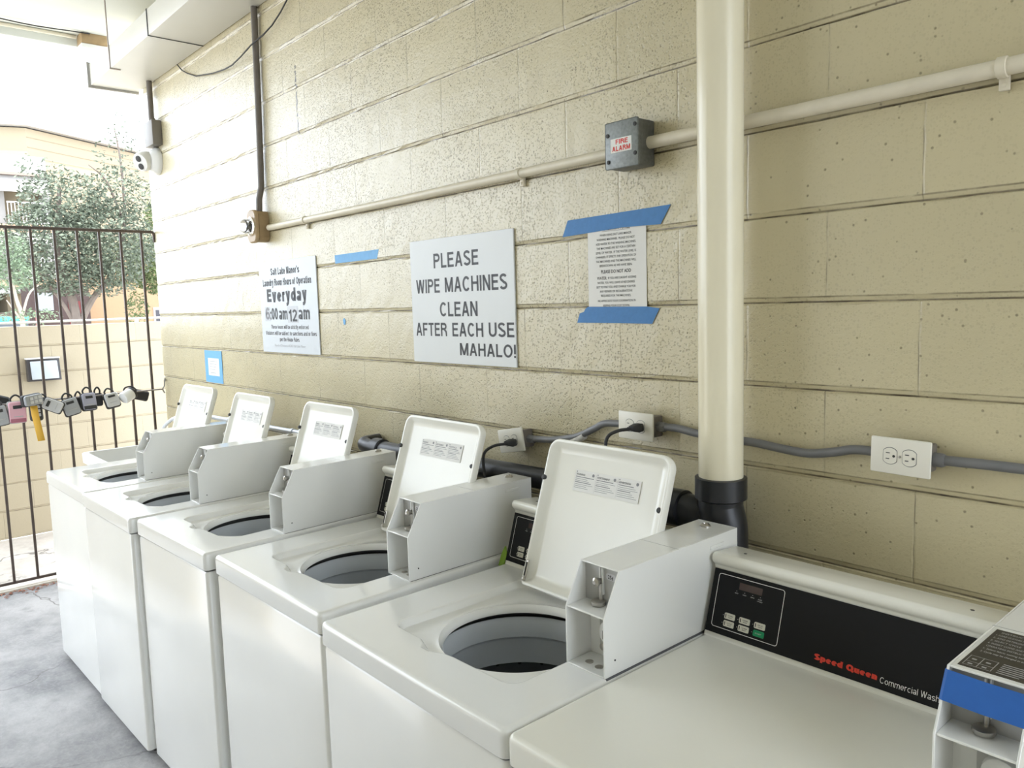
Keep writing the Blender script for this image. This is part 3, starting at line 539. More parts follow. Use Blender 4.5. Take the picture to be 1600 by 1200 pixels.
plug_cord('power_cord', (0.199, -0.0562, 1.194), smooth([(0.192, -0.088, 1.192), (0.165, -0.118, 1.186), (0.140, -0.138, 1.160), (0.143, -0.142, 1.10), (0.158, -0.142, 1.02), (0.16, -0.142, 0.8)]), 'black power cord plugged into the tilted left outlet')
plug_cord('power_cord', (0.7225, -0.0562, 1.296), smooth([(0.716, -0.088, 1.294), (0.692, -0.118, 1.290), (0.671, -0.138, 1.268), (0.670, -0.142, 1.20), (0.672, -0.142, 1.1), (0.67, -0.142, 0.8)]), 'black power cord plugged into the outlet beside cream pipe')
def gconduit(pts, label, con=True):
    t = tag(empty('grey_conduit', pts[0]), label, 'conduit', 'grey conduits between outlets'); o0 = Vector(pts[0])
    MB().tube([p - o0 for p in smooth(pts)], 0.0105, 14).build('pipe', m_greyconduit, t)
    return t
g1 = gconduit([(0.232, -0.022, 1.205), (0.329, -0.02, 1.212), (0.40, -0.02, 1.224), (0.455, -0.02, 1.238), (0.521, -0.02, 1.268), (0.565, -0.02, 1.287), (0.651, -0.02, 1.292)], 'grey conduit bending up from the left outlet to the middle outlet')
MB().tube([(0.16, -0.002 + 0.002, 0.0), (0.195, 0.002, 0.011), (0.245, 0.002, 0.036)], 0.0118, 12).build('tape_wrap', mat('white_wrap', (0.62, 0.6, 0.56), 0.6, var=0.4, vscale=80), g1)
MB().lathe([(0.015, 0), (0.015, 0.02), (0.012, 0.026)], (0.0, 0, 0), (1, 0, 0), 6).build('connector', m_greyconduit, g1)
g2 = gconduit([(0.758, -0.022, 1.297), (0.82, -0.02, 1.298), (0.88, -0.02, 1.291), (0.95, -0.02, 1.288), (1.05, -0.02, 1.286), (1.12, -0.02, 1.280), (1.19, -0.02, 1.277), (1.25, -0.02, 1.287), (1.30, -0.02, 1.299), (1.360, -0.022, 1.300)], 'grey conduit passing behind the cream pipe to the right outlet')
MB().lathe([(0.015, 0), (0.015, 0.018), (0.012, 0.024)], (0.0, 0, 0), (1, 0, 0), 6).build('connector', m_greyconduit, g2)
g3 = gconduit([(1.466, -0.022, 1.299), (1.52, -0.021, 1.300), (1.627, -0.02, 1.301), (2.2, -0.02, 1.301)], 'grey conduit leaving the right outlet toward the frame edge')
MB().lathe([(0.0145, 0), (0.0145, 0.016), (0.012, 0.022)], (0.0, 0, 0), (1, 0, 0), 14).build('connector', m_greyconduit, g3)

# drain pipe ----------------------------------------------------------
px, py = 1.0045, -0.0955
t = tag(empty('drain_pipe', (px, py, 0)), 'tall cream vertical pipe with black plastic fitting at its foot', 'pipe')
MB().tube([(0, 0, 1.18), (0, 0, 2.3), (-0.003, 0, 3.088)], 0.0535, 32).build('pipe', m_pipe, t)
MB().lathe([(0.054, 1.150), (0.0625, 1.155), (0.0625, 1.206), (0.0545, 1.208)], (0, 0, 0), (0, 0, 1), 32).build('hub_coupling', m_abs, t)
mb = MB(); mb.tube(smooth([(0, 0, 1.155), (0.0, 0, 1.13), (0.012, -0.002, 1.09), (0.015, -0.002, 1.03), (0.015, -0.002, 0.9), (0.015, -0.002, 0.0)]), 0.054, 28); mb.tube(smooth([(0.01, 0, 1.02), (-0.02, 0, 1.06), (-0.055, 0, 1.098), (-0.09, 0, 1.107), (-0.115, 0, 1.107)]), [0.04] * 12 + [0.04] * 13, 24); mb.build('tee_fitting', m_abs, t)
MB().lathe([(0.040, 0), (0.0475, 0.003), (0.0475, 0.05), (0.042, 0.052)], (-0.105, 0, 1.107), (-1, 0, 0), 28).build('hub_coupling', m_abs, t)
MB().lathe([(0.036, 0), (0.043, 0.003), (0.043, 0.04), (0.037, 0.042)], (-0.16, 0, 1.107), (-1, 0, 0), 28).build('reducer', m_abs, t)
MB().tube([(-0.15, 0, 1.107), (-0.62, 0.0, 1.105), (-1.0, 0, 1.098), (-1.55, 0, 1.085)], 0.033, 24).build('horizontal_pipe', m_abs, t)
MB().lathe([(0.034, 0), (0.041, 0.003), (0.041, 0.055), (0.034, 0.058)], (-1.545, 0, 1.085), (-1, 0, 0), 24).build('hub_coupling', m_abs, t)
MB().tube(smooth([(-1.60, 0, 1.085), (-1.66, 0.0, 1.085), (-1.70, 0.012, 1.09), (-1.71, 0.07, 1.09), (-1.71, 0.086, 1.09)]), 0.030, 20).build('elbow', m_abs, t)
straight('water_pipe', [(-2.45, -0.05, 1.035), (-1.3, -0.05, 1.06), (-0.9, -0.05, 1.06)], 0.013, mat('galvanised_pipe', (0.5, 0.52, 0.55), 0.4, 0.5), 'thin galvanised water pipe along the wall behind far washers', 'pipe', None, [(-2.2, -0.05, 1.041), (-1.42, -0.05, 1.0575)])

# far corner: junction box, conduit, camera -----------------------------
t = straight('dark_conduit', [(-3.19, -0.03, 3.09), (-3.195, -0.03, 2.8)], 0.017, m_dkconduit, 'short dark conduit above the grey box at far wall corner', 'conduit')
t = tag(empty('junction_box', (-3.185, 0, 2.765)), 'narrow grey junction box above the camera at far corner', 'junction box')
mb = MB(); mb.box(-0.08, 0.08, -0.06, -0.001, -0.075, 0.075, 0.004); mb.build('box_body', mat('box_taupe', (0.20, 0.18, 0.155), 0.45), t)
MB().lathe([(0.02, 0), (0.02, 0.02), (0.017, 0.024)], (0, -0.03, 0.075), (0, 0, 1), 12).build('connector', m_dkconduit, t)
t = tag(empty('security_camera', (-3.215, 0, 2.605)), 'white turret security camera on the far wall corner', 'camera')
MB().lathe([(0.085, 0.001), (0.085, 0.018), (0.078, 0.028), (0.06, 0.05), (0.05, 0.056)], (0, 0, 0), (0, -1, 0), 32).build('mount_base', m_plastic, t)
dv = Vector((0.42, -0.82, -0.38)).normalized(); hc = Vector((-0.02, -0.075, 0.0))
MB().lathe([(0.03, -0.045), (0.055, -0.03), (0.062, 0.0), (0.060, 0.03), (0.054, 0.044), (0.03, 0.046)], hc, dv, 28).build('camera_ball', m_plastic, t)
e1 = dv.orthogonal().normalized(); s1 = Vector((0, 0, 1)); s1 = (s1 - dv * s1.dot(dv)).normalized()
for q in (0.024, -0.024): MB().lathe([(0.019, 0), (0.019, 0.004), (0.015, 0.005)], hc + dv * 0.0455 + s1 * q, dv, 18).build('lens', m_rubber, t)

# ================================================================== WASHING MACHINES
W, D, T = 0.667, 0.725, 0.914
cu, cv, cr = 0.3655, 0.303, 0.177        # tub opening
def ray_poly(poly, cx, cy, a):
    dx, dy = math.cos(a), math.sin(a); best = None
    for (x0, y0), (x1, y1) in zip(poly, poly[1:] + poly[:1]):
        ex, ey = x1 - x0, y1 - y0; den = dx * ey - dy * ex
        if abs(den) < 1e-12: continue
        tt = ((x0 - cx) * ey - (y0 - cy) * ex) / den; s = ((x0 - cx) * dy - (y0 - cy) * dx) / den
        if tt > 0 and -1e-9 <= s <= 1 + 1e-9: best = tt if best is None else min(best, tt)
    return best or 0.2
def top_panel_mb():
    outer = rrect(0, W, 0, D, 0.016, 6)
    rec = rrect(0.133, 0.556, 0.116, 0.535, 0.035, 8)
    # finger notch in the front edge of the recess
    i0 = next(i for i, p in enumerate(rec) if abs(p[1] - 0.116) < 1e-6)
    j0 = max(i for i, p in enumerate(rec) if abs(p[1] - 0.116) < 1e-6)
    front = [(0.168, 0.116), (0.245, 0.116), (0.268, 0.108), (0.285, 0.092), (0.315, 0.092), (0.345, 0.108), (0.372, 0.112), (0.521, 0.116)]
    rec = [p for i, p in enumerate(rec) if not (abs(p[1] - 0.116) < 1e-6)]
    rec = sorted(rec + front, key=lambda p: math.atan2(p[1] - cv, p[0] - cu))
    angs = sorted(set([round(2 * math.pi * k / 200 - math.pi, 6) for k in range(200)] + [round(math.atan2(p[1] - cv, p[0] - cu), 6) for p in outer] + [round(math.atan2(p[1] - cv, p[0] - cu), 6) for p in rec]))
    def at(a, r, z): return (cu + r * math.cos(a), cv + r * math.sin(a), z)
    L = [[] for _ in range(17)]
    def inset(d): return rrect(d, W - d, d, D - d, max(0.016 - d, 0.003), 6)
    i3, i12, i6, i9 = inset(0.0012), inset(0.014), inset(0.005), inset(0.0095)
    for a in angs:
        rb = ray_poly(rec, cu, cv, a)
        front_k = max(0.0, -math.sin(a))            # at the front the recess runs out into the tub lip
        zr = T - 0.020
        L[0].append(at(a, cr - 0.005, T - 0.033)); L[1].append(at(a, cr - 0.005, T - 0.028)); L[2].append(at(a, cr - 0.001, T - 0.020)); L[3].append(at(a, cr + 0.004, T - 0.0145)); L[4].append(at(a, cr + 0.009, T - 0.017))
        r5 = max(cr + 0.011, rb - 0.020); L[5].append(at(a, r5, zr)); r5b = max(r5 + 0.001, rb - 0.011); L[6].append(at(a, r5b, zr + 0.003)); r6 = max(r5b + 0.001, rb - 0.004); L[7].append(at(a, r6, T - 0.004)); r7 = max(r6 + 0.001, rb); L[8].append(at(a, r7, T - 0.0006)); L[9].append(at(a, r7 + 0.002, T)); L[10].append(at(a, r7 + 0.005, T))
        ro = ray_poly(i12, cu, cv, a); L[11].append(at(a, ro, T)); L[12].append(at(a, ray_poly(i9, cu, cv, a), T))
        L[13].append(at(a, ray_poly(i6, cu, cv, a), T - 0.0012)); L[14].append(at(a, ray_poly(i3, cu, cv, a), T - 0.006)); r = ray_poly(outer, cu, cv, a); L[15].append(at(a, r, T - 0.012)); L[16].append(at(a, r, T - 0.053))
    L.append([at(a, ray_poly(outer, cu, cv, a) - 0.005, T - 0.056) for a in angs])
    return MB().rings(L)
def shell_solid():
    pass
MU0, MW, MV0, MZ1 = 0.557, 0.105, 0.262, 1.119     # coin meter
def meter(parent, plate=False):
    t = empty('coin_meter'); t.parent = parent; t.location = (MU0, MV0, T)
    H = MZ1 - T; zs = 0.120; th = 0.0035; V1 = 0.455; vb = 0.058; sl = 0.047
    side = [(0, 0), (0, zs), (sl, H), (V1, H), (V1, 0)]
    mb = MB()
    for u0 in (0.0, MW - th): mb.prism([(u0, v, z) for v, z in side], (th, 0, 0))
    mb.prism([(th, sl, H - th), (th, sl, H), (th, V1, H), (th, V1, H - th)], (MW - 2 * th, 0, 0))
    mb.box(th, MW - th, 0.0, V1, 0.0, th); mb.box(th, MW - th, V1 - th, V1, th, H - th)
    mb.box(th, MW - th, 0.002, vb + 0.006, zs - 0.002, zs + 0.002)
    case = mb.bevel(0.0009, 1).build('meter_case', m_enamel, t)
    mb = MB(); mb.box(th, MW - th, vb, vb + 0.003, zs + 0.002, H - th); up = mb.build('slide_plate', m_greyplate, t, smooth=False)
    mb = MB(); mb.box(0.046, 0.049, vb - 0.006, vb, zs + 0.022, zs + 0.078, 0.0008); mb.box(0.053, 0.056, vb - 0.006, vb, zs + 0.022, zs + 0.078, 0.0008); mb.build('coin_slot', m_plastic, up)
    mb = MB(); mb.box(0.049, 0.053, vb - 0.0006, vb + 0.001, zs + 0.02, zs + 0.07); mb.build('slot_gap', m_rubber, up, smooth=False)
    mb = MB(); mb.lathe([(0.006, 0), (0.006, 0.006), (0.009, 0.011), (0.009, 0.016), (0.004, 0.020)], (0.047, vb - 0.002, zs + 0.050), (0, -1, 0), 16); mb.lathe([(0.014, 0), (0.015, 0.003), (0.015, 0.007), (0.012, 0.009)], (0.050, vb - 0.014, zs + 0.004), (0, 0, 1), 20); mb.tube([(0.051, vb - 0.006, zs + 0.01), (0.051, vb - 0.007, zs + 0.046)], 0.004, 10); mb.build('coin_slide', m_steel, up)
    mb = MB(); mb.rings([[(x, vb - 0.0006, z) for x, z in rrect(0.060, 0.086, H - 0.030, H - 0.016, 0.006)]], True); mb.build('price_sticker', mat('price_sticker_grey', (0.58, 0.58, 0.6), 0.4), up, smooth=False, recalc=False)
    mb = MB(); add_text(mb, '25¢', 0.073, H - 0.027, 0.014, 0.0075, Matrix.Translation((0, vb - 0.001, 0)) @ WALLM, 0.02, 'C'); mb.build('price_lettering', m_ink, up, smooth=False)
    mb = MB(); mb.box(th, MW - th, vb + 0.012, vb + 0.016, th, zs - 0.002); lo = mb.build('vault_plate', m_enamel, t, smooth=False)
    mb = MB(); mb.box(0.036, 0.098, vb + 0.003, vb + 0.012, 0.020, zs - 0.010, 0.004); mb.build('vault_door', m_greyplate, lo)
    mb = MB(); mb.lathe([(0.026, 0), (0.026, 0.004), (0.024, 0.012), (0.016, 0.018), (0.0, 0.020)], (0.070, vb + 0.003, 0.066), (0, -1, 0), 28); mb.build('vault_lock', m_plastic, lo)
    mb = MB(); mb.tube([(0.066, vb - 0.018, 0.058), (0.066, vb - 0.018, 0.074), (0.074, vb - 0.0178, 0.074), (0.078, vb - 0.0176, 0.070), (0.078, vb - 0.0176, 0.062), (0.074, vb - 0.0178, 0.058), (0.066, vb - 0.018, 0.058)], 0.0016, 8); mb.build('lock_mark', m_rubber, lo)
    mb = MB(); mb.lathe([(0.007, 0), (0.007, 0.003), (0.004, 0.004)], (0.045, vb + 0.004, 0.028), (0, -1, 0), 14); mb.build('vault_bolt', m_steel, lo)
    for u, v in ((0.036, 0.030), (0.066, 0.026)): MB().lathe([(0.0085, 0), (0.0085, 0.0015), (0.006, 0.002)], (u, v, th), (0, 0, 1), 18).build('floor_bolt', m_steel, t)
    mb = MB(); mb.box(0.0, MW, 0.2345, 0.2360, H - 0.0002, H + 0.0004); mb.box(-0.0003, 0.0005, 0.2345, 0.2360, H - 0.012, H); mb.build('lid_seam', m_greyplate, t, smooth=False)
    mb = MB(); mb.lathe([(0.012, 0), (0.012, 0.003), (0.009, 0.006), (0.006, 0.0065), (0.005, 0.004)], (0.046, 0.415, H), (0, 0, 1), 20); mb.build('top_lock', m_steel, t)
    mb = MB(); mb.box(MW - 0.0006, MW + 0.0012, 0.35, 0.40, H - 0.028, H - 0.020, 0.0005, 1); mb.build('maker_emboss', m_enamel, t)
    mb = MB(); mb.lathe([(0.002, 0), (0.002, 0.001)], (MW, 0.03, 0.03), (1, 0, 0), 8); mb.build('side_rivet', m_rubber, t)
    mb = MB(); mb.box(0.0, MW + 0.002, 0.003, V1, -0.0035, 0.0005); mb.build('gasket', m_midink, t, smooth=False)
    return t
PA, PB = (0.5778, 0.923), (0.6177, 1.052)     # sloping panel face (v, z)
def panel_m(off):
    ev = Vector((0, PB[0] - PA[0], PB[1] - PA[1])).normalized(); eu = Vector((1, 0, 0)); n = eu.cross(ev)
    return Matrix(((eu.x, ev.x, n.x, 0), (eu.y, ev.y, n.y, PA[0]), (eu.z, ev.z, n.z, PA[1]), (0, 0, 0, 1))) @ Matrix.Translation((0, 0, off))
def console(parent, words):
    t = empty('console'); t.parent = parent
    u0, u1 = 0.002, 0.560
    mb = MB()
    prof = [(0.572, T), (0.5745, 0.914), (0.6175, 1.053), (0.6155, 1.062), (0.608, 1.068), (0.605, 1.076), (0.607, 1.084), (0.614, 1.089), (0.70, 1.082), (0.712, 1.075), (0.715, 1.06), (0.715, T)]
    mb.prism([(u0, v, z) for v, z in prof], (u1 - u0, 0, 0)); mb.bevel(0.003, 2).build('console_body', m_enamel2, t)
    w1 = 0.540 if words else 0.535
    mb = MB(); P = panel_m(0.0)
    b = bmesh.new(); bmesh.ops.create_cube(b, size=1)
    for v in b.verts: v.co = Vector((0.005 + (v.co.x + .5) * (w1 - 0.005), (v.co.y + .5) * 0.1355, (v.co.z + .5) * 0.0085 - 0.005))
    bmesh.ops.bevel(b, geom=b.edges[:], offset=0.0006, segments=1, affect='EDGES')
    mb.merge(b, P); pan = mb.build('control_panel', m_black, t, smooth=False)
    P = panel_m(0.0041)
    mb = MB(); A = rrect(0.0185, 0.1745, 0.0135, 0.1275, 0.006); B = rrect(0.0197, 0.1733, 0.0147, 0.1263, 0.005)
    mb.rings([[P @ Vector((x, y, 0)) for x, y in A], [P @ Vector((x, y, 0)) for x, y in B]]); mb.build('outline', m_whiteink, pan, smooth=False, recalc=False)
    mb = MB(); bar(mb, 0.071, 0.125, 0.1035, 0.118, P); mb.build('display', m_led, pan, smooth=False, recalc=False)
    mb = MB()
    for k, q in enumerate((0.0665, 0.0855, 0.1045, 0.1225)):
        bar(mb, q - 0.0007, q + 0.0007, 0.0985, 0.0998, P)
    for q, s in ((0.0665, 'ADD'), (0.0855, 'WASH'), (0.1045, 'SPIN'), (0.1225, 'LID')): add_text(mb, s, q, 0.0935, 0.0085, 0.0022, P, 0.01, 'C')
    add_text(mb, 'LOCKED', 0.1225, 0.0895, 0.012, 0.0022, P, 0.01, 'C'); mb.build('panel_lettering', m_greyink, pan, smooth=False)
    for r, y in ((0, 0.0425), (1, 0.0265)):
        for c, x in enumerate((0.060, 0.0955, 0.131)):
            g = (r == 1 and c == 2); Q = P @ Matrix.Translation((x, y, 0))
            hh = 0.0065; mb = MB(); mb.rings([[Q @ Vector((a, b_, -0.001)) for a, b_ in rrect(-0.0125, 0.0125, -hh, hh, 0.0025)], [Q @ Vector((a, b_, 0.0012)) for a, b_ in rrect(-0.0122, 0.0122, -hh + .0003, hh - .0003, 0.0025)]], True)
            bt = mb.build('button', m_green if g else m_button, pan, smooth=False)
            if g: bt['label'] = 'green start button'
            Q2 = Q @ Matrix.Translation((0, 0, 0.0016)); mb = MB()
            if g: add_text(mb, 'START', 0, -0.0012, 0.014, 0.0026, Q2, 0.01, 'C')
            else:
                mb.rings([[Q2 @ Vector((a, b_, 0)) for a, b_ in rrect(-0.0098, -0.0078, -0.004, 0.004, 0.0009)]], True)
                add_text(mb, ('NORMAL', 'PERM.', 'DELIC.')[c] if r == 0 else ('COLD', 'WARM', '')[c], 0.0025, 0.0006, 0.0125, 0.0022, Q2, 0.01, 'C'); add_text(mb, ('HOT', 'PRESS', 'KNITS')[c] if r == 0 else 'BRIGHT', 0.0025, -0.0034, 0.009, 0.0022, Q2, 0.01, 'C')
            mb.build('button_lettering', m_greyink if g else m_ink, bt, smooth=False)
            mb = MB(); bar(mb, x - 0.0165, x - 0.0153, y - 0.0006, y + 0.0006, P); mb.build('indicator', m_whiteink, pan, smooth=False, recalc=False)
    if words:
        P2 = panel_m(0.0043)
        mb = MB(); caps_text(mb, 'Speed Queen', 0.2535, 0.0145, 0.1215, 0.0118, P2, 0.27, gap=0.05); mb.build('brand_lettering', m_red, pan, smooth=False)
        mb = MB(); caps_text(mb, 'Commercial Washer', 0.3805, 0.0118, 0.114, 0.0108, P2, 0.1); mb.build('brand_lettering', m_whiteink, pan, smooth=False)
    for u in (0.055, 0.505): MB().lathe([(0.0036, 0), (0.0036, 0.0006)], (u, 0.655, 1.0858), (0, 0.08, 1), 12).build('top_screw', m_rubber, t)
    return t
LID_W, LID_H = 0.402, 0.392
def lid(parent):
    t = empty('lid'); t.parent = parent; t.location = (0.156, 0.507, T - 0.004); t.rotation_euler = (R(-18.6), 0, 0)
    # local frame: x along the hinge, z up the lid, -y = the underside that faces the room
    def loop(d, y, rb=0.012, rt=0.034):
        x0, x1, z0, z1 = d, LID_W - d, d, LID_H - d; pts = []
        for cx, cz, a0, r in ((x1 - max(rt - d, .003), z1 - max(rt - d, .003), 0, max(rt - d, .003)), (x0 + max(rt - d, .003), z1 - max(rt - d, .003), 90, max(rt - d, .003)), (x0 + max(rb - d, .003), z0 + max(rb - d, .003), 180, max(rb - d, .003)), (x1 - max(rb - d, .003), z0 + max(rb - d, .003), 270, max(rb - d, .003))):
            for k in range(9):
                a = R(a0 + 90 * k / 8); pts.append((cx + r * math.cos(a), y, cz + r * math.sin(a)))
        return pts
    mb = MB(); mb.rings([loop(0.03, 0.013), loop(0.008, 0.013), loop(0.002, 0.010), loop(0.0, 0.004), loop(0.0, -0.010), loop(0.002, -0.013), loop(0.006, -0.0135), loop(0.010, -0.012), loop(0.020, 0.000), loop(0.034, 0.0035)], True, True)
    mb.build('lid_panel', m_enamel2, t)
    # rubber bumpers
    for x, z, y in ((0.006, 0.285, -0.0135), (LID_W - 0.013, 0.265, -0.009)): MB().lathe([(0.0068, -0.003), (0.0068, 0.003), (0.005, 0.0055)], (x, y, z), (0, -1, 0), 16).build('bumper', m_rubber, t)
    mb = MB(); mb.box(0.006, 0.017, -0.016, -0.013, 0.012, 0.066, 0.002); mb.lathe([(0.006, 0), (0.006, 0.004), (0.003, 0.006)], (0.012, -0.016, 0.017), (0, -1, 0), 14); mb.build('hinge_bracket', m_steel, t)
    mb = MB(); mb.tube([(0.0115, -0.0165, 0.024), (0.0115, -0.0165, 0.06)], 0.002, 8); mb.build('bracket_slot', m_rubber, t)
    mb = MB(); mb.box(0.10, 0.315, 0.0015, 0.0024, 0.268, 0.322); lb = mb.build('warning_label', m_paper, t, smooth=False)
    Q = Matrix.Translation((0, 0.0011, 0)) @ WALLM; mb = MB()
    for c, s in enumerate(('WARNING', 'AVERTISSEMENT', 'ADVERTENCIA')):
        x = 0.104 + c * 0.0715
        add_text(mb, s, x, 0.3085, (0.03, 0.042, 0.038)[c], 0.0048, Q, 0.02); add_text(mb, '▲', x, 0.316, 0.004, 0.003, Q) if False else bar(mb, x, x + 0.003, 0.3155, 0.3185, Q)
        MB_r = rrect(x + 0.054, x + 0.062, 0.309, 0.317, 0.0038); bb = bmesh.new(); bb.faces.new([bb.verts.new((a, b_, 0)) for a, b_ in MB_r]); mb.merge(bb, Q)
        for k in range(7):
            y = 0.3035 - 0.0046 * k; bar(mb, x, x + 0.062 - 0.007 * ((k * 3 + c) % 4), y, y + (0.0018 if k in (0, 3) else 0.0009), Q)
    bar(mb, 0.173, 0.1733, 0.270, 0.320, Q); bar(mb, 0.2445, 0.2448, 0.270, 0.320, Q); mb.build('label_lettering', m_labelink, lb, smooth=False)
    return t
def make_washer():
    t = empty('washing_machine')
    mb = MB(); A = rrect(0.003, W - 0.003, 0.005, D - 0.005, 0.014, 6)
    mb.rings([[(x, y, 0.03) for x, y in A], [(x, y, 0.848) for x, y in A], [(x, y, 0.853) for x, y in rrect(0.006, W - 0.006, 0.008, D - 0.008, 0.012, 6)], [(x, y, 0.853) for x, y in rrect(0.03, W - 0.03, 0.03, D - 0.03, 0.012, 6)]], False, True); mb.build('cabinet', m_enamel, t)
    for u in (0.06, W - 0.06):
        for v in (0.06, D - 0.06): MB().lathe([(0.022, 0), (0.022, 0.008), (0.008, 0.012), (0.008, 0.032)], (u, v, 0), (0, 0, 1), 14).build('levelling_foot', m_rubber, t)
    top_panel_mb().build('top_panel', m_enamel, t)
    # tub: dark gap, grey balance ring, dark basket with holes, agitator
    mb = MB(); n = 56
    def circ(r, z): return [(cu + r * math.cos(2 * math.pi * k / n), cv + r * math.sin(2 * math.pi * k / n), z) for k in range(n)]
    mb.rings([circ(0.197, 0.862), circ(0.190, 0.864), circ(0.184, 0.856), circ(0.183, 0.815), circ(0.187, 0.812), circ(0.190, 0.805), circ(0.190, 0.745), circ(0.197, 0.742)]); mb.build('balance_ring', m_ring, t, recalc=False)
    mb = MB(); mb.rings([circ(0.203, 0.892), circ(0.203, 0.864), circ(0.195, 0.8625)]); mb.build('tub_gap', m_rubber, t, recalc=False)
    mb = MB(); mb.rings([circ(0.196, 0.744), circ(0.199, 0.735), circ(0.204, 0.690), circ(0.2055, 0.680), circ(0.204, 0.670), circ(0.206, 0.48), circ(0.19, 0.42), circ(0.05, 0.40)], True); mb.build('wash_basket', m_basket, t, recalc=False)
    mb = MB(); prof = [(0.15, 0.405), (0.14, 0.43), (0.07, 0.46), (0.045, 0.52), (0.038, 0.60), (0.030, 0.66), (0.0, 0.67)]; mb.lathe(prof, (cu, cv, 0), (0, 0, 1), 24); mb.build('agitator', m_ring, t)
    lid(t); console(t, False); meter(t)
    return t
spots = [(-2.143, -0.972, 0.648, 1.3), (-1.487, -0.965, 0.594, 1.5), (-0.874, -0.930, 0.598, 2.2), (-0.246, -0.889, 0.652, 0.8), (0.443, -0.900, 0.667, -0.3)]
wl = ['white top load washer at the far end beside the utility sink, lid open', 'white top load washer, second from the sink end, lid open', 'white top load washer in the middle under the tape scrap, third from sink', 'white top load washer below the PLEASE WIPE sign, fourth from sink', 'nearest open white top load washer, lid up beside the cream pipe']
WM = make_washer()
ws = [copy_tree(WM) for _ in range(4)] + [WM]
mo = [(-0.030, -0.005), (-0.012, 0.0), (-0.006, 0.008), (-0.018, 0.016), (0.0, 0.0)]
for o, (x, y, wd, rz), lb, (du, dv_) in zip(ws, spots, wl, mo):
    o.location = (x, y, 0); o.rotation_euler = (0, 0, R(rz)); o.scale = (wd / W, 1, 1)
    tag(o, lb, 'washing machine', 'open lid coin washers in the row')
    for c in kids(o):
        if c.name.startswith('coin_meter'): c.location = (MU0 + du, MV0 + dv_, T)
# nearest machine: flat closed top with the full console
t = tag(empty('washing_machine', (1.114, -0.904, 0)), 'nearest white commercial washer with flat closed top and black console', 'washing machine'); W6 = 0.69
mb = MB(); A = rrect(0.003, W6 - 0.003, 0.005, D - 0.005, 0.014, 6)
mb.rings([[(x, y, 0.03) for x, y in A], [(x, y, 0.853) for x, y in A]], True, True); mb.build('cabinet', m_enamel, t)
def frame_loops(ds): return [[(x, y, z) for x, y in rrect(d, W6 - d, d, D - d, max(0.016 - d, 0.003), 6)] for d, z in ds]
MB().rings(frame_loops([(0.005, T - 0.056), (0.0, T - 0.053), (0.0, T - 0.012), (0.0012, T - 0.006), (0.005, T - 0.0015), (0.010, T), (0.012, T)]), True, True).build('top_panel', m_enamel2, t)
for u in (0.06, W6 - 0.06):
    for v in (0.06, D - 0.06): MB().lathe([(0.022, 0), (0.022, 0.008), (0.008, 0.012), (0.008, 0.032)], (u, v, 0), (0, 0, 1), 14).build('levelling_foot', m_rubber, t)
console(t, True)
mt = meter(t); mt.location = (0.576, 0.290, T)
H = MZ1 - T
mb = MB(); mb.box(0.010, 0.098, 0.057, 0.222, H, H + 0.0008); pl = mb.build('instruction_plate', m_brownplate, mt, smooth=False)
mb = MB(); Q = Matrix.Translation((0, 0, H + 0.0012))
for k, (s, x, wd) in enumerate((('INSTRUCTIONS', 0.02, 0.05), ('1. LOAD CLOTHES AND CLOSE DOOR', 0.016, 0.072), ('2. ADD DETERGENT', 0.016, 0.045), ('3. SELECT CYCLE', 0.016, 0.04), ('4. INSERT COINS AND START', 0.016, 0.062), ('OPERATING INSTRUCTIONS', 0.018, 0.06), ('1. Select fabric setting before start', 0.018, 0.07), ('2. Cycle may be changed at any time', 0.018, 0.068))):
    add_text(mb, s, x, 0.208 - 0.0125 * k, wd, 0.0055, Q, 0.01)
for x0, x1, y0, y1 in ((0.014, 0.050, 0.098, 0.099), (0.014, 0.050, 0.062, 0.063), (0.014, 0.015, 0.062, 0.099), (0.049, 0.050, 0.062, 0.099), (0.031, 0.032, 0.062, 0.099), (0.014, 0.050, 0.076, 0.077)): bar(mb, x0, x1, y0, y1, Q)
for x, y in ((0.022, 0.087), (0.040, 0.087), (0.022, 0.069), (0.040, 0.069)): bar(mb, x - 0.003, x + 0.003, y - 0.002, y + 0.002, Q)
for k in range(6): bar(mb, 0.056, 0.092 - 0.004 * (k % 3), 0.096 - 0.0065 * k, 0.0985 - 0.0065 * k, Q)
mb.build('plate_lettering', m_greyink, pl, smooth=False)
# tape across the meter front
mb = MB(); zt, zb_ = 1.119 - 0.004, 1.075; yt = lambda z: -0.614 - 0.047 * (1 - (z - 1.034) / 0.085) + 0.047
def fy(z): return (-0.904 + 0.290) + 0.047 * max(0.0, (z - 1.034) / 0.085) - 0.0012
x0, x1 = 1.114 + 0.576 - 0.0006, 1.114 + 0.576 + MW + 0.0006; rows = []
for z in (1.1135, 1.095, 1.076):
    rows.append([mb.bm.verts.new(p) for p in ((x0, fy(z) + 0.022, z - 0.003), (x0 - 0.0006, fy(z) + 0.001, z), (x0 + 0.003, fy(z), z), ((x0 + x1) / 2, fy(z), z - 0.002), (x1, fy(z), z - 0.002))])
for A, B in zip(rows, rows[1:]):
    for k in range(4): mb.face((A[k], A[k + 1], B[k + 1], B[k]))
o = mb.build('tape_strip', mat('deep_blue_tape', (0.02, 0.13, 0.48), 0.5, var=0.1, vscale=40), smooth=False); tag(o, 'deep blue tape band across the front of the nearest coin meter', 'tape', 'blue tape strips')
md = o.modifiers.new('thickness', 'SOLIDIFY'); md.thickness = 0.0004
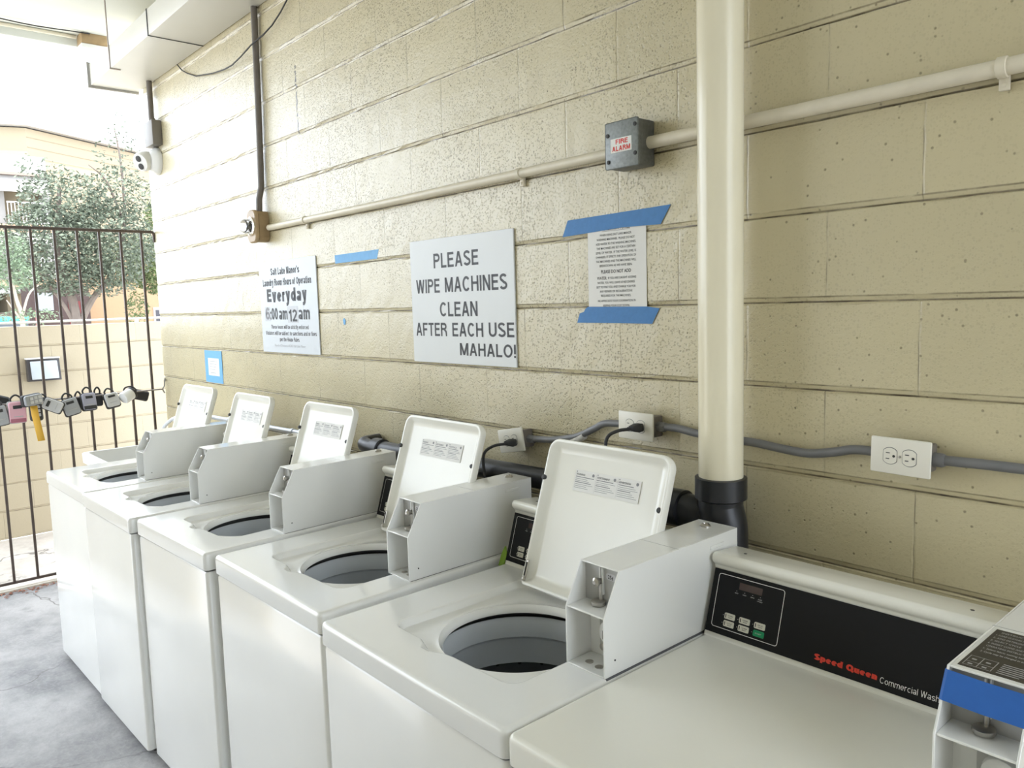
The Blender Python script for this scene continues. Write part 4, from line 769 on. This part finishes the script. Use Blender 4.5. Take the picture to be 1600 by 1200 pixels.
# green slip stuck between machines
mb = MB(); mb.prism([(0, 0, 0), (0.018, 0.0, 0.0), (0.022, 0.012, 0.030), (0.012, 0.016, 0.055), (0.002, 0.010, 0.03)], (0.002, 0.004, 0)); o = mb.build('green_slip', m_greenleaf, smooth=False); o.location = (0.418, -0.325, 0.90); tag(o, 'small green slip wedged between two washers beside a console', 'slip')

# utility sink ---------------------------------------------------------
t = tag(empty('utility_sink', (-2.415, -0.43, 0)), 'white plastic utility sink between the far washer and gate', 'sink')
def lp(x, y, r, z): return [(a, b_, z) for a, b_ in rrect(-x, x, -y, y, r, 5)]
MB().rings([lp(0.19, 0.22, 0.03, 0.56), lp(0.215, 0.25, 0.03, 0.84), lp(0.235, 0.272, 0.02, 0.845), lp(0.237, 0.274, 0.02, 0.895), lp(0.232, 0.269, 0.02, 0.9), lp(0.212, 0.249, 0.03, 0.9), lp(0.205, 0.242, 0.03, 0.88), lp(0.18, 0.21, 0.03, 0.58)], True, True).build('basin', m_sink, t)
for sx in (-1, 1):
    for sy in (-1, 1): MB().tube([(sx * 0.18, sy * 0.2, 0.6), (sx * 0.2, sy * 0.23, 0.0)], 0.016, 10).build('leg', m_sink, t)
t = tag(empty('faucet', (-2.70, -0.001, 0.98)), 'white curved faucet spout arching over the utility sink', 'faucet')
mb = MB(); mb.tube(smooth([(0.30, 0.0, -0.03), (0.27, -0.08, 0.02), (0.18, -0.16, 0.055), (0.06, -0.20, 0.05), (-0.03, -0.23, 0.0), (-0.05, -0.24, -0.05)]), 0.011, 12); mb.build('spout', mat('pale_hose', (0.7, 0.72, 0.74), 0.3), t)
MB().lathe([(0.025, 0), (0.025, 0.008), (0.014, 0.012)], (0.30, 0, -0.03), (0, -1, 0), 16).build('flange', m_chrome, t)

# ================================================================== GATE
GX = -3.40
t = tag(empty('metal_gate', (GX, -1.0, 0)), 'dark brown metal bar gate closing the laundry end', 'gate')
ys = [-0.085 - 0.1255 * k for k in range(12)]
MB().box(-0.008, 0.008, ys[-1] + 1.0, -0.02 + 1.0, 2.168, 2.186, 0.002).build('top_rail', m_gate, t)
MB().box(-0.007, 0.007, ys[-1] + 1.0, -0.015 + 1.0, 0.034, 0.05, 0.002).build('bottom_rail', m_gate, t)
for y in ys: MB().box(-0.007, 0.007, y + 1 - 0.007, y + 1 + 0.007, 0.045, 2.17, 0.001, 1).build('bar', m_gate, t)
MB().tube(smooth([(0, 0.955, 2.177), (0, 0.985, 2.176), (0.003, 0.994, 2.16), (0.003, 0.996, 2.11)]), 0.009, 8).build('wall_bracket', m_gate, t)
MB().tube([(0.014, ys[-1] + 1, 1.128), (0.014, 0.975, 1.138)], 0.005, 8).build('lock_rod', mat('rod_steel', (0.30, 0.27, 0.25), 0.45, 0.5), t)
mb = MB(); mb.tube(smooth([(0.02, 0.988, 1.20), (0.02, 0.985, 1.16), (0.014, 0.975, 1.138), (0.016, 0.985, 1.11)]), 0.005, 8); mb.lathe([(0.012, 0), (0.012, 0.006)], (0.02, 0.995, 1.20), (0, -1, 0), 10); mb.build('latch_hook', m_lipgrey, t)
# key lockboxes
def lockbox(x, y, z, w_, h_, d_, roll, tip, face_m, base_m, label, yaw=0, win=True, foot=None, buttons=False, shackle=True):
    t = tag(empty('key_lockbox', (x, y, z)), label, 'lockbox', 'lockboxes hanging on the gate'); t.rotation_euler = (0, 0, 0)
    Mx = Matrix.Rotation(yaw, 4, 'Z') @ Matrix.Rotation(roll, 4, 'X') @ Matrix.Rotation(tip, 4, 'Y')
    t.matrix_basis = Matrix.Translation((x, y, z)) @ Mx
    def body(d0, d1, grow, m, name, z0=0, z1=1):
        A = rrect(-w_ / 2 - grow, w_ / 2 + grow, -h_ / 2 - grow + h_ * z0, -h_ / 2 + h_ * z1 + grow, 0.014, 4); e = 0.004
        B = rrect(-w_ / 2 - grow + e, w_ / 2 + grow - e, -h_ / 2 - grow + h_ * z0 + e, -h_ / 2 + h_ * z1 + grow - e, 0.010, 4)
        return MB().rings([[(d0, a, b_) for a, b_ in A], [(d1 - e, a, b_) for a, b_ in A], [(d1, a, b_) for a, b_ in B]], True, True).build(name, m, t)
    body(-d_ * 0.5, d_ * 0.1, 0.004, base_m, 'back_body'); body(d_ * 0.1, d_ * 0.5, 0.0, face_m, 'front_cover')
    if foot: MB().box(d_ * 0.5 - 0.002, d_ * 0.5 + 0.002, -w_ / 2 + 0.004, w_ / 2 - 0.004, -h_ / 2 + 0.003, -h_ / 2 + 0.025, 0.001).build('foot_trim', foot, t)
    if win:
        MB().box(d_ * 0.5 - 0.002, d_ * 0.5 + 0.0025, -w_ * 0.25, w_ * 0.27, h_ * 0.17, h_ * 0.33, 0.002).build('dial_window', m_rubber, t)
        MB().box(d_ * 0.5 - 0.002, d_ * 0.5 + 0.0015, -w_ * 0.25, w_ * 0.3, -h_ * 0.22, -h_ * 0.18, 0.0005).build('nameplate', m_greyplate, t)
    if buttons:
        for q in range(3):
            for r in range(2): MB().box(d_ * 0.5 - 0.001, d_ * 0.5 + 0.004, -w_ * 0.32 + r * w_ * 0.36, -w_ * 0.04 + r * w_ * 0.36, h_ * (0.22 - 0.24 * q), h_ * (0.40 - 0.24 * q), 0.002).build('push_button', m_lockpale, t)
    if shackle:
        MB().tube(smooth([(-0.004, -w_ * 0.28, h_ * 0.45), (-0.010, -w_ * 0.30, h_ * 0.45 + 0.026), (-0.014, 0, h_ * 0.45 + 0.046), (-0.010, w_ * 0.30, h_ * 0.45 + 0.026), (-0.004, w_ * 0.28, h_ * 0.45)]), 0.0055, 8).build('shackle', m_rubber, t)
    return t
FX = GX + 0.060
lockbox(FX, -0.966, 1.070, 0.08, 0.115, 0.04, R(8), R(-8), m_lockgrey, m_rubber, 'grey lockbox cut by the left frame edge')
lockbox(GX - 0.03, -0.945, 1.155, 0.05, 0.09, 0.04, R(70), 0, m_rubber, m_rubber, 'black lockbox tipped sideways left of the pink one', win=False, shackle=False)
pk = lockbox(FX + 0.006, -0.877, 1.083, 0.088, 0.125, 0.042, R(0), R(-3), m_pink, m_greyplate, 'pink lockbox hanging upright on the gate', foot=m_dkpink)
lockbox(FX + 0.05, -0.802, 1.152, 0.062, 0.108, 0.045, R(-84), R(-24), m_lockgrey, m_rubber, 'grey push button lockbox lying sideways above the yellow tape', win=False, buttons=True)
lockbox(GX - 0.030, -0.762, 1.064, 0.062, 0.105, 0.04, R(2), R(0), m_rubber, m_rubber, 'black push button lockbox behind the yellow tape', win=False, buttons=True)
lockbox(FX + 0.024, -0.690, 1.104, 0.070, 0.105, 0.04, R(62), R(-20), m_lockpale, m_rubber, 'pale lockbox tipped sideways right of the yellow tape')
lockbox(FX + 0.004, -0.590, 1.083, 0.085, 0.10, 0.042, R(14), R(-14), m_lockgrey, m_rubber, 'mid grey lockbox tilted below the wall lamp')
lockbox(GX - 0.026, -0.530, 1.09, 0.05, 0.07, 0.035, R(0), 0, m_rubber, m_rubber, 'small dark lockbox behind bars beside the lilac one', yaw=R(180), win=False)
lockbox(FX, -0.487, 1.105, 0.078, 0.105, 0.042, R(2), R(-12), m_lilac, m_rubber, 'lilac grey lockbox with black foot on the gate', foot=m_rubber)
lockbox(GX - 0.026, -0.418, 1.105, 0.05, 0.075, 0.035, R(0), 0, m_rubber, m_rubber, 'small dark lockbox behind bars left of palest grey one', yaw=R(180), win=False)
lockbox(FX, -0.353, 1.100, 0.080, 0.088, 0.042, R(10), R(-22), m_lockpale, m_rubber, 'pale grey lockbox next to the white round padlock box')
t = tag(empty('key_lockbox', (FX + 0.022, -0.268, 1.112)), 'white rounded lockbox second from the wall end', 'lockbox', 'lockboxes hanging on the gate')
MB().lathe([(0.034, 0), (0.039, 0.006), (0.039, 0.062), (0.034, 0.070), (0.0, 0.072)], (-0.015, 0.03, 0.022), (0.35, -0.75, -0.35), 24).build('front_cover', m_plastic, t)
MB().lathe([(0.030, 0), (0.040, 0.004), (0.040, 0.016), (0.03, 0.018)], (-0.02, 0.042, 0.027), (0.35, -0.75, -0.35), 24).build('back_body', m_rubber, t)
MB().tube(smooth([(-0.04, -0.01, 0.02), (-0.045, 0.0, 0.055), (-0.04, 0.035, 0.064), (-0.03, 0.062, 0.045), (-0.025, 0.06, 0.02)]), 0.005, 8).build('shackle', m_rubber, t)
lockbox(GX - 0.030, -0.150, 1.105, 0.06, 0.085, 0.04, R(72), 0, m_rubber, m_rubber, 'black lockbox nearest the wall on the gate rod', win=False)
mb = MB(); pts = [(0, 0, 0), (0.004, 0.004, -0.06), (0.0, 0.014, -0.13), (0.004, 0.024, -0.215)]
A = [mb.bm.verts.new((p[0], p[1] - 0.019, p[2])) for p in pts]; B = [mb.bm.verts.new((p[0] + 0.003, p[1] + 0.019, p[2])) for p in pts]
for k in range(3): mb.face((A[k], B[k], B[k + 1], A[k + 1]))
o = mb.build('yellow_tape_tail', m_yellow); o.location = (FX + 0.035, -0.795, 1.115); md = o.modifiers.new('thickness', 'SOLIDIFY'); md.thickness = 0.0008; tag(o, 'yellow tape tail hanging from a lockbox on the gate', 'tape')
# leaves by the kerb
mb = MB()
for k in range(170):
    x, y = rnd.gauss(-3.33, 0.035), rnd.uniform(-1.25, -0.55); a = rnd.uniform(0, 6.3); s = rnd.uniform(0.008, 0.02); c, d = math.cos(a) * s, math.sin(a) * s
    mb.face([mb.bm.verts.new(p) for p in ((x - c, y - d, 0.003), (x + d * .4, y - c * .4, 0.006 + rnd.random() * .004), (x + c, y + d, 0.004), (x - d * .4, y + c * .4, 0.008))])
o = mb.build('dry_leaves', mat('dry_leaf', (0.36, 0.16, 0.10), 0.7, var=0.4, vscale=30), smooth=False, recalc=False); tag(o, 'scatter of dry reddish leaves along the gate threshold', 'leaves', None, 'stuff')
# wall pack lamp on yard wall
t = tag(empty('wall_lamp', (-4.7, -0.476, 1.246)), 'dark framed rectangular wall lamp on the yard wall', 'lamp')
mb = MB(); mb.prism([(0.001, -0.108, -0.085), (0.09, -0.108, -0.080), (0.055, -0.108, 0.085), (0.001, -0.108, 0.085)], (0, 0.216, 0)); mb.bevel(0.004, 2).build('housing', m_bronze, t)
mb = MB(); mb.prism([(0.075, -0.088, -0.068), (0.105, -0.086, -0.066), (0.072, -0.086, 0.064), (0.05, -0.088, 0.07)], (0, 0.176, 0)); mb.bevel(0.004, 2).build('lens', m_floodglass, t)
mb = MB(); mb.box(0.0015, 0.062, -0.112, 0.112, 0.083, 0.093, 0.002); mb.build('hood', m_plastic, t)

# ================================================================== OUTSIDE
t = tag(empty('pipe_railing', (-5.05, 0, 0)), 'white pipe railing just behind the yard wall', 'railing')
MB().tube([(0, -4.0, 1.590), (0, 0, 1.604), (0, 8.0, 1.63)], 0.009, 10).build('rail', mat('railing_paint', (0.42, 0.43, 0.44), 0.4), t)
for y in (-3.6, -1.6, 0.32, 2.2, 4.2): MB().tube([(0, y, -0.3), (0, y, 1.6)], 0.016, 8).build('post', mat('railing_post_paint', (0.6, 0.6, 0.6), 0.4), t)
m_stucco = mat('cream_siding', (0.36, 0.30, 0.205), 0.8, var=0.03)
m_white = mat('white_facade', (0.34, 0.325, 0.31), 0.8, var=0.03)
m_peach = mat('peach_slab', (0.52, 0.33, 0.21), 0.8)
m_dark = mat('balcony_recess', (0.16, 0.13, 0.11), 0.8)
m_door = mat('maroon_door', (0.10, 0.012, 0.012), 0.6)
bt = tag(empty('apartment_building', (-44.7, 5.6, -0.3)), 'cream apartment block with white balconies beyond the yard wall', 'building')
# main body, turned so that its long siding face runs away to the right
def bx(name, x0, x1, y0, y1, z0, z1, m, par=bt): return MB().box(x0, x1, y0, y1, z0, z1).build(name, m, par, smooth=False)
a = R(32)
mb = MB(); ca, sa = math.cos(a), math.sin(a)
c0 = Vector((-0.4, 1.55, 0)); dr = Vector((-sa, ca, 0)); dl = Vector((-0.35, -1.0, 0)).normalized()
mb.prism([c0 + dl * 1.5, c0, c0 + dr * 9.5, c0 + dr * 9.5 + Vector((-6, -2, 0)), c0 + dl * 1.5 + Vector((-7, 0, 0))], (0, 0, 11.55)); mb.build('siding_wall', m_stucco, bt, smooth=False)
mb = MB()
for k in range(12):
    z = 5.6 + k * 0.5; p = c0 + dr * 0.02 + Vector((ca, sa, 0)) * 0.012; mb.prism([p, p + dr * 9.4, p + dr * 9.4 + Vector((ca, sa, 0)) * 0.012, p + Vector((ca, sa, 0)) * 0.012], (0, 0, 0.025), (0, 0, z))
mb.build('siding_laps', mat('siding_lap_line', (0.32, 0.262, 0.175), 0.8), bt, smooth=False)  # thin strips in a slightly darker tone than the siding
mb = MB(); e = Vector((ca, sa, 0)) * 0.55; p0 = c0 + e + Vector((0.0, -0.35, 0)); mb.prism([p0 + dl * 1.9, p0, p0 + dr * 9.8, p0 + dr * 9.8 + Vector((-7, -2, 0)), p0 + dl * 1.9 + Vector((-8, 0, 0))], (0, 0, 0.34), (0, 0, 11.62)); mb.build('roof', mat('roof_white', (0.46, 0.45, 0.43), 0.7), bt, smooth=False)
# balcony wing, in front on the left
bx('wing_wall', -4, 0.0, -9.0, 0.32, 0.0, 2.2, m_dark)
bx('wing_pier', -1.4, 0.05, -9.0, 0.28, 3.5, 9.9, m_white)
bx('parapet', -1.6, 0.45, -9.0, 2.15, 9.15, 10.0, m_white)
bx('parapet_dark_line', -1.6, 0.50, -9.0, 2.15, 9.02, 9.14, mat('parapet_line_brown', (0.25, 0.2, 0.17), 0.7))  # dark brown strip just below the parapet
for k, (zf, zt_) in enumerate(((6.6, 8.3), (3.85, 5.75))):
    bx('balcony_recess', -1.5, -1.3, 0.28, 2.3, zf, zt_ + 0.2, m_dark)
    bx('side_wall', -1.5, 0.3, 1.95, 2.25, zf, zt_ + 0.2, m_white)
    bx('door', -1.29, -1.22, 1.25 if k else 0.95, 1.85 if k else 1.2, zf, zf + 1.6, m_door)
    bx('floor_slab', -1.6, 0.45, -9.0, 2.3, zf - 0.4, zf - 0.02, m_peach)
    mb = MB(); mb.prism([(0.1, -9.0, 0.95), (0.75, -9.0, 0.0), (0.82, -9.0, 0.0), (0.17, -9.0, 1.0)], (0, 11.2, 0), (0, 0, zt_ - 0.15)); aw = mb.build('awning', m_white, bt, smooth=False)
    mb = MB()
    mb.box(0.36, 0.42, 0.3, 2.2, zf + 1.05, zf + 1.12); mb.box(0.36, 0.42, 0.3, 2.2, zf + 0.03, zf + 0.09); rl = mb.build('railing', m_plastic, bt, smooth=False)
    for q in range(13): MB().box(0.37, 0.41, 0.32 + q * 0.155, 0.355 + q * 0.155, zf + 0.05, zf + 1.08).build('baluster', m_plastic, rl, smooth=False)
bx('underside', -4.0, 0.4, -9.0, 2.3, 3.15, 3.44, mat('grey_soffit', (0.42, 0.42, 0.44), 0.8))
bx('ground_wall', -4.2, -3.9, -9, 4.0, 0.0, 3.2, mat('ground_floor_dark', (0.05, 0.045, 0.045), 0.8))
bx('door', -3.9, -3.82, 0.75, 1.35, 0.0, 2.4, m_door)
# peach building at the right
t = tag(empty('stucco_building', (-40.5, 10.2, -0.3)), 'low peach stucco building behind the trees on the right', 'building')
MB().box(-5, 0, -2.2, 6.0, 0, 4.6).build('wall', mat('peach_stucco', (0.30, 0.20, 0.12), 0.85, var=0.06), t, smooth=False)
f = MB().box(0.0, 0.06, 1.1, 2.3, 1.2, 2.25).build('window', m_white, t, smooth=False); MB().box(0.05, 0.08, 1.2, 2.2, 1.32, 2.1).build('pane', mat('dark_pane', (0.04, 0.04, 0.05), 0.2), f, smooth=False)
t = tag(empty('brick_outbuilding', (-38.5, 7.0, -0.3)), 'dark red outbuilding behind the big tree trunk', 'building')
MB().box(-2, 0, -1.5, 0.9, 0, 3.3).build('wall', mat('dark_red_wall', (0.045, 0.027, 0.025), 0.8, var=0.2), t, smooth=False)
MB().box(0, 0.05, 0.0, 0.5, 0.2, 2.6).build('door', m_door, t, smooth=False)
f = MB().box(0, 0.05, -1.2, -0.6, 2.2, 3.0).build('window', mat('pale_window', (0.22, 0.23, 0.25), 0.4), t, smooth=False)
for k in range(12): MB().box(0.25, 0.29, -1.4 + k * 0.19, -1.32 + k * 0.19, 1.2, 2.2).build('fence_picket', mat('red_fence', (0.30, 0.12, 0.11), 0.7), t, smooth=False) if k == 0 else None
# parked vehicle roof
t = tag(empty('parked_vehicle', (-33.0, 3.2, -0.3)), 'teal roofed parked vehicle behind the yard wall at left', 'vehicle')
MB().box(-2.2, 0, -3.0, 1.25, 1.72, 1.98, 0.06).build('roof', mat('teal_paint', (0.05, 0.42, 0.36), 0.4), t)
MB().box(-2.15, -0.02, -3.0, 1.2, 1.25, 1.72, 0.02).build('window_band', mat('tinted_glass', (0.05, 0.06, 0.07), 0.2), t)
MB().box(-2.2, 0.0, -3.0, 1.25, 0.45, 1.3, 0.06).build('body', m_white, t)
for y in (-2.2, 0.5):
    for x in (-2.0, -0.25): MB().lathe([(0.28, 0), (0.35, 0.03), (0.35, 0.19), (0.28, 0.22)], (x, y, 0.35), (1, 0, 0), 18).build('wheel', m_rubber, t)
# trees ----------------------------------------------------------------
def leaf_mat(name, col):
    m, nt, b = node_mat(name); g = nt.nodes.new('ShaderNodeNewGeometry'); tc = nt.nodes.new('ShaderNodeTexCoord')
    n = noise(nt, tc.outputs['Object'], 2.2, 3); wn = nt.nodes.new('ShaderNodeTexNoise'); wn.inputs['Scale'].default_value = 40; nt.links.new(tc.outputs['Object'], wn.inputs['Vector'])
    c = mixc(nt, ramp(nt, n, 0.3, 0.7), tuple(k * 0.75 for k in col), tuple(k * 1.25 for k in col)); c = mixc(nt, mth(nt, 'MULTIPLY', wn.outputs['Fac'], 0.5), c, tuple(min(1, k * 1.6) for k in col))
    nt.links.new(c, b.inputs['Base Color']); b.inputs['Roughness'].default_value = 0.6; b.inputs['Subsurface Weight'].default_value = 0.0
    return m
m_bark = mat('grey_bark', (0.16, 0.13, 0.11), 0.85, var=0.3, vscale=6); m_palebark = mat('pale_bark', (0.42, 0.36, 0.30), 0.85, var=0.2, vscale=6)
def tree(name, base, trunk, clusters, nleaf, size, lm, bm_, label, seed):
    rr = random.Random(seed); t = tag(empty(name, base), label, 'tree', 'trees beyond the yard wall'); verts, faces = [], []
    tot = sum(c[3] * c[4] * c[5] * c[6] for c in clusters)
    for cx, cy, cz, rx, ry, rz, dn in [(c[0], c[1], c[2], c[3], c[4], c[5], c[6]) for c in clusters]:
        for _ in range(int(nleaf * rx * ry * rz * dn / tot)):
            while True:
                p = Vector((rr.uniform(-1, 1), rr.uniform(-1, 1), rr.uniform(-1, 1)))
                if p.length < 1 and rr.random() < 0.25 + 0.75 * p.length: break
            q = Vector((cx + p.x * rx, cy + p.y * ry, cz + p.z * rz)); s = size * rr.uniform(0.5, 1.3)
            d = Vector((rr.gauss(0, 1), rr.gauss(0, 1), rr.gauss(0, 0.7))).normalized(); e_ = d.orthogonal().normalized() * s * 0.42; e_.rotate(Matrix.Rotation(rr.uniform(0, 6.28), 3, d)); k = len(verts)
            verts += [q - d * s, q + e_, q + d * s, q - e_]; faces.append((k, k + 1, k + 2, k + 3))
    me = bpy.data.meshes.new('foliage'); me.from_pydata(verts, [], faces); me.materials.append(lm); o = bpy.data.objects.new('foliage', me); C.objects.link(o); o.parent = t
    mb = MB()
    for pts, r0, r1 in trunk:
        sp = smooth(pts, 4); mb.tube(sp, [r0 + (r1 - r0) * i / (len(sp) - 1) for i in range(len(sp))], 8)
    mb.build('trunk', bm_, t); return t
# all in metres about the tree base
tree('leafy_tree', (-19.4, 3.1, -0.3), [([(0, 0, 0), (0.02, -0.05, 1.6), (-0.05, -0.1, 2.4), (0, -0.3, 3.5), (0.1, -0.2, 5.0)], 0.16, 0.04), ([(0, 0, 1.7), (0, 0.35, 2.35), (0, 0.8, 2.9), (0, 1.2, 4.0), (0, 1.25, 5.6), (0.0, 1.15, 6.6)], 0.09, 0.012), ([(0, 0, 1.5), (0, -0.4, 2.4), (0, -1.0, 3.3)], 0.06, 0.02), ([(0, 1.2, 4.2), (0, 0.9, 5.2), (0, 0.5, 5.6)], 0.04, 0.01)],
     [(0, -0.35, 3.55, 1.0, 1.25, 1.15, 1.1), (0, 0.8, 3.7, 1.0, 1.15, 1.1, 1.1), (0, -0.1, 4.7, 0.9, 1.0, 0.75, 0.75), (0, 1.15, 4.95, 0.8, 0.8, 0.7, 0.65), (0, -0.85, 5.25, 0.35, 0.22, 0.5, 0.5), (0, -0.3, 5.2, 0.4, 0.4, 0.5, 0.4), (0, -1.3, 3.3, 0.6, 0.45, 0.6, 0.7), (0, -1.45, 2.75, 0.5, 0.5, 0.4, 0.6), (0, 1.2, 5.9, 0.5, 0.6, 0.6, 0.22), (0, 1.4, 6.6, 0.3, 0.45, 0.4, 0.2), (0, 0.3, 2.85, 0.7, 1.3, 0.5, 0.7)], 19000, 0.055, leaf_mat('sage_leaf', (0.10, 0.122, 0.085)), m_bark, 'large grey green leafy tree in front of the apartment block', 3)
tree('leafy_tree', (-16.8, 1.42, -0.3), [([(0, 0, 0), (0, 0.05, 1.8), (0, -0.02, 2.3), (0, -0.1, 2.9)], 0.06, 0.02), ([(0, 0.04, 1.9), (0, 0.2, 2.4), (0, 0.4, 2.6)], 0.03, 0.012), ([(0, 0.02, 1.9), (0, -0.2, 2.3)], 0.025, 0.01)],
     [(0, -0.1, 2.8, 0.4, 0.55, 0.32, 0.6), (0, -0.75, 2.55, 0.35, 0.45, 0.22, 0.6), (0, 0.2, 1.95, 0.3, 0.6, 0.18, 0.4), (0, -0.2, 3.3, 0.4, 0.5, 0.4, 0.5)], 2600, 0.042, leaf_mat('soft_green_leaf', (0.13, 0.18, 0.11)), m_palebark, 'small pale trunked tree at the left behind the yard wall', 4)
tree('leafy_tree', (-21.8, 5.9, -0.3), [([(0, 0, 0), (0, 0, 2.0), (0, -0.1, 3.5)], 0.12, 0.04)],
     [(0, 0.1, 3.3, 0.9, 1.0, 0.9, 1.0), (0, 0.5, 4.6, 0.9, 0.9, 0.9, 0.8), (0, -0.9, 3.4, 0.7, 0.7, 0.8, 0.8), (0, -0.75, 2.05, 0.4, 0.33, 0.55, 1.0)], 11000, 0.055, leaf_mat('olive_leaf', (0.09, 0.125, 0.045)), m_bark, 'yellow green tree at the right against the laundry wall edge', 5)
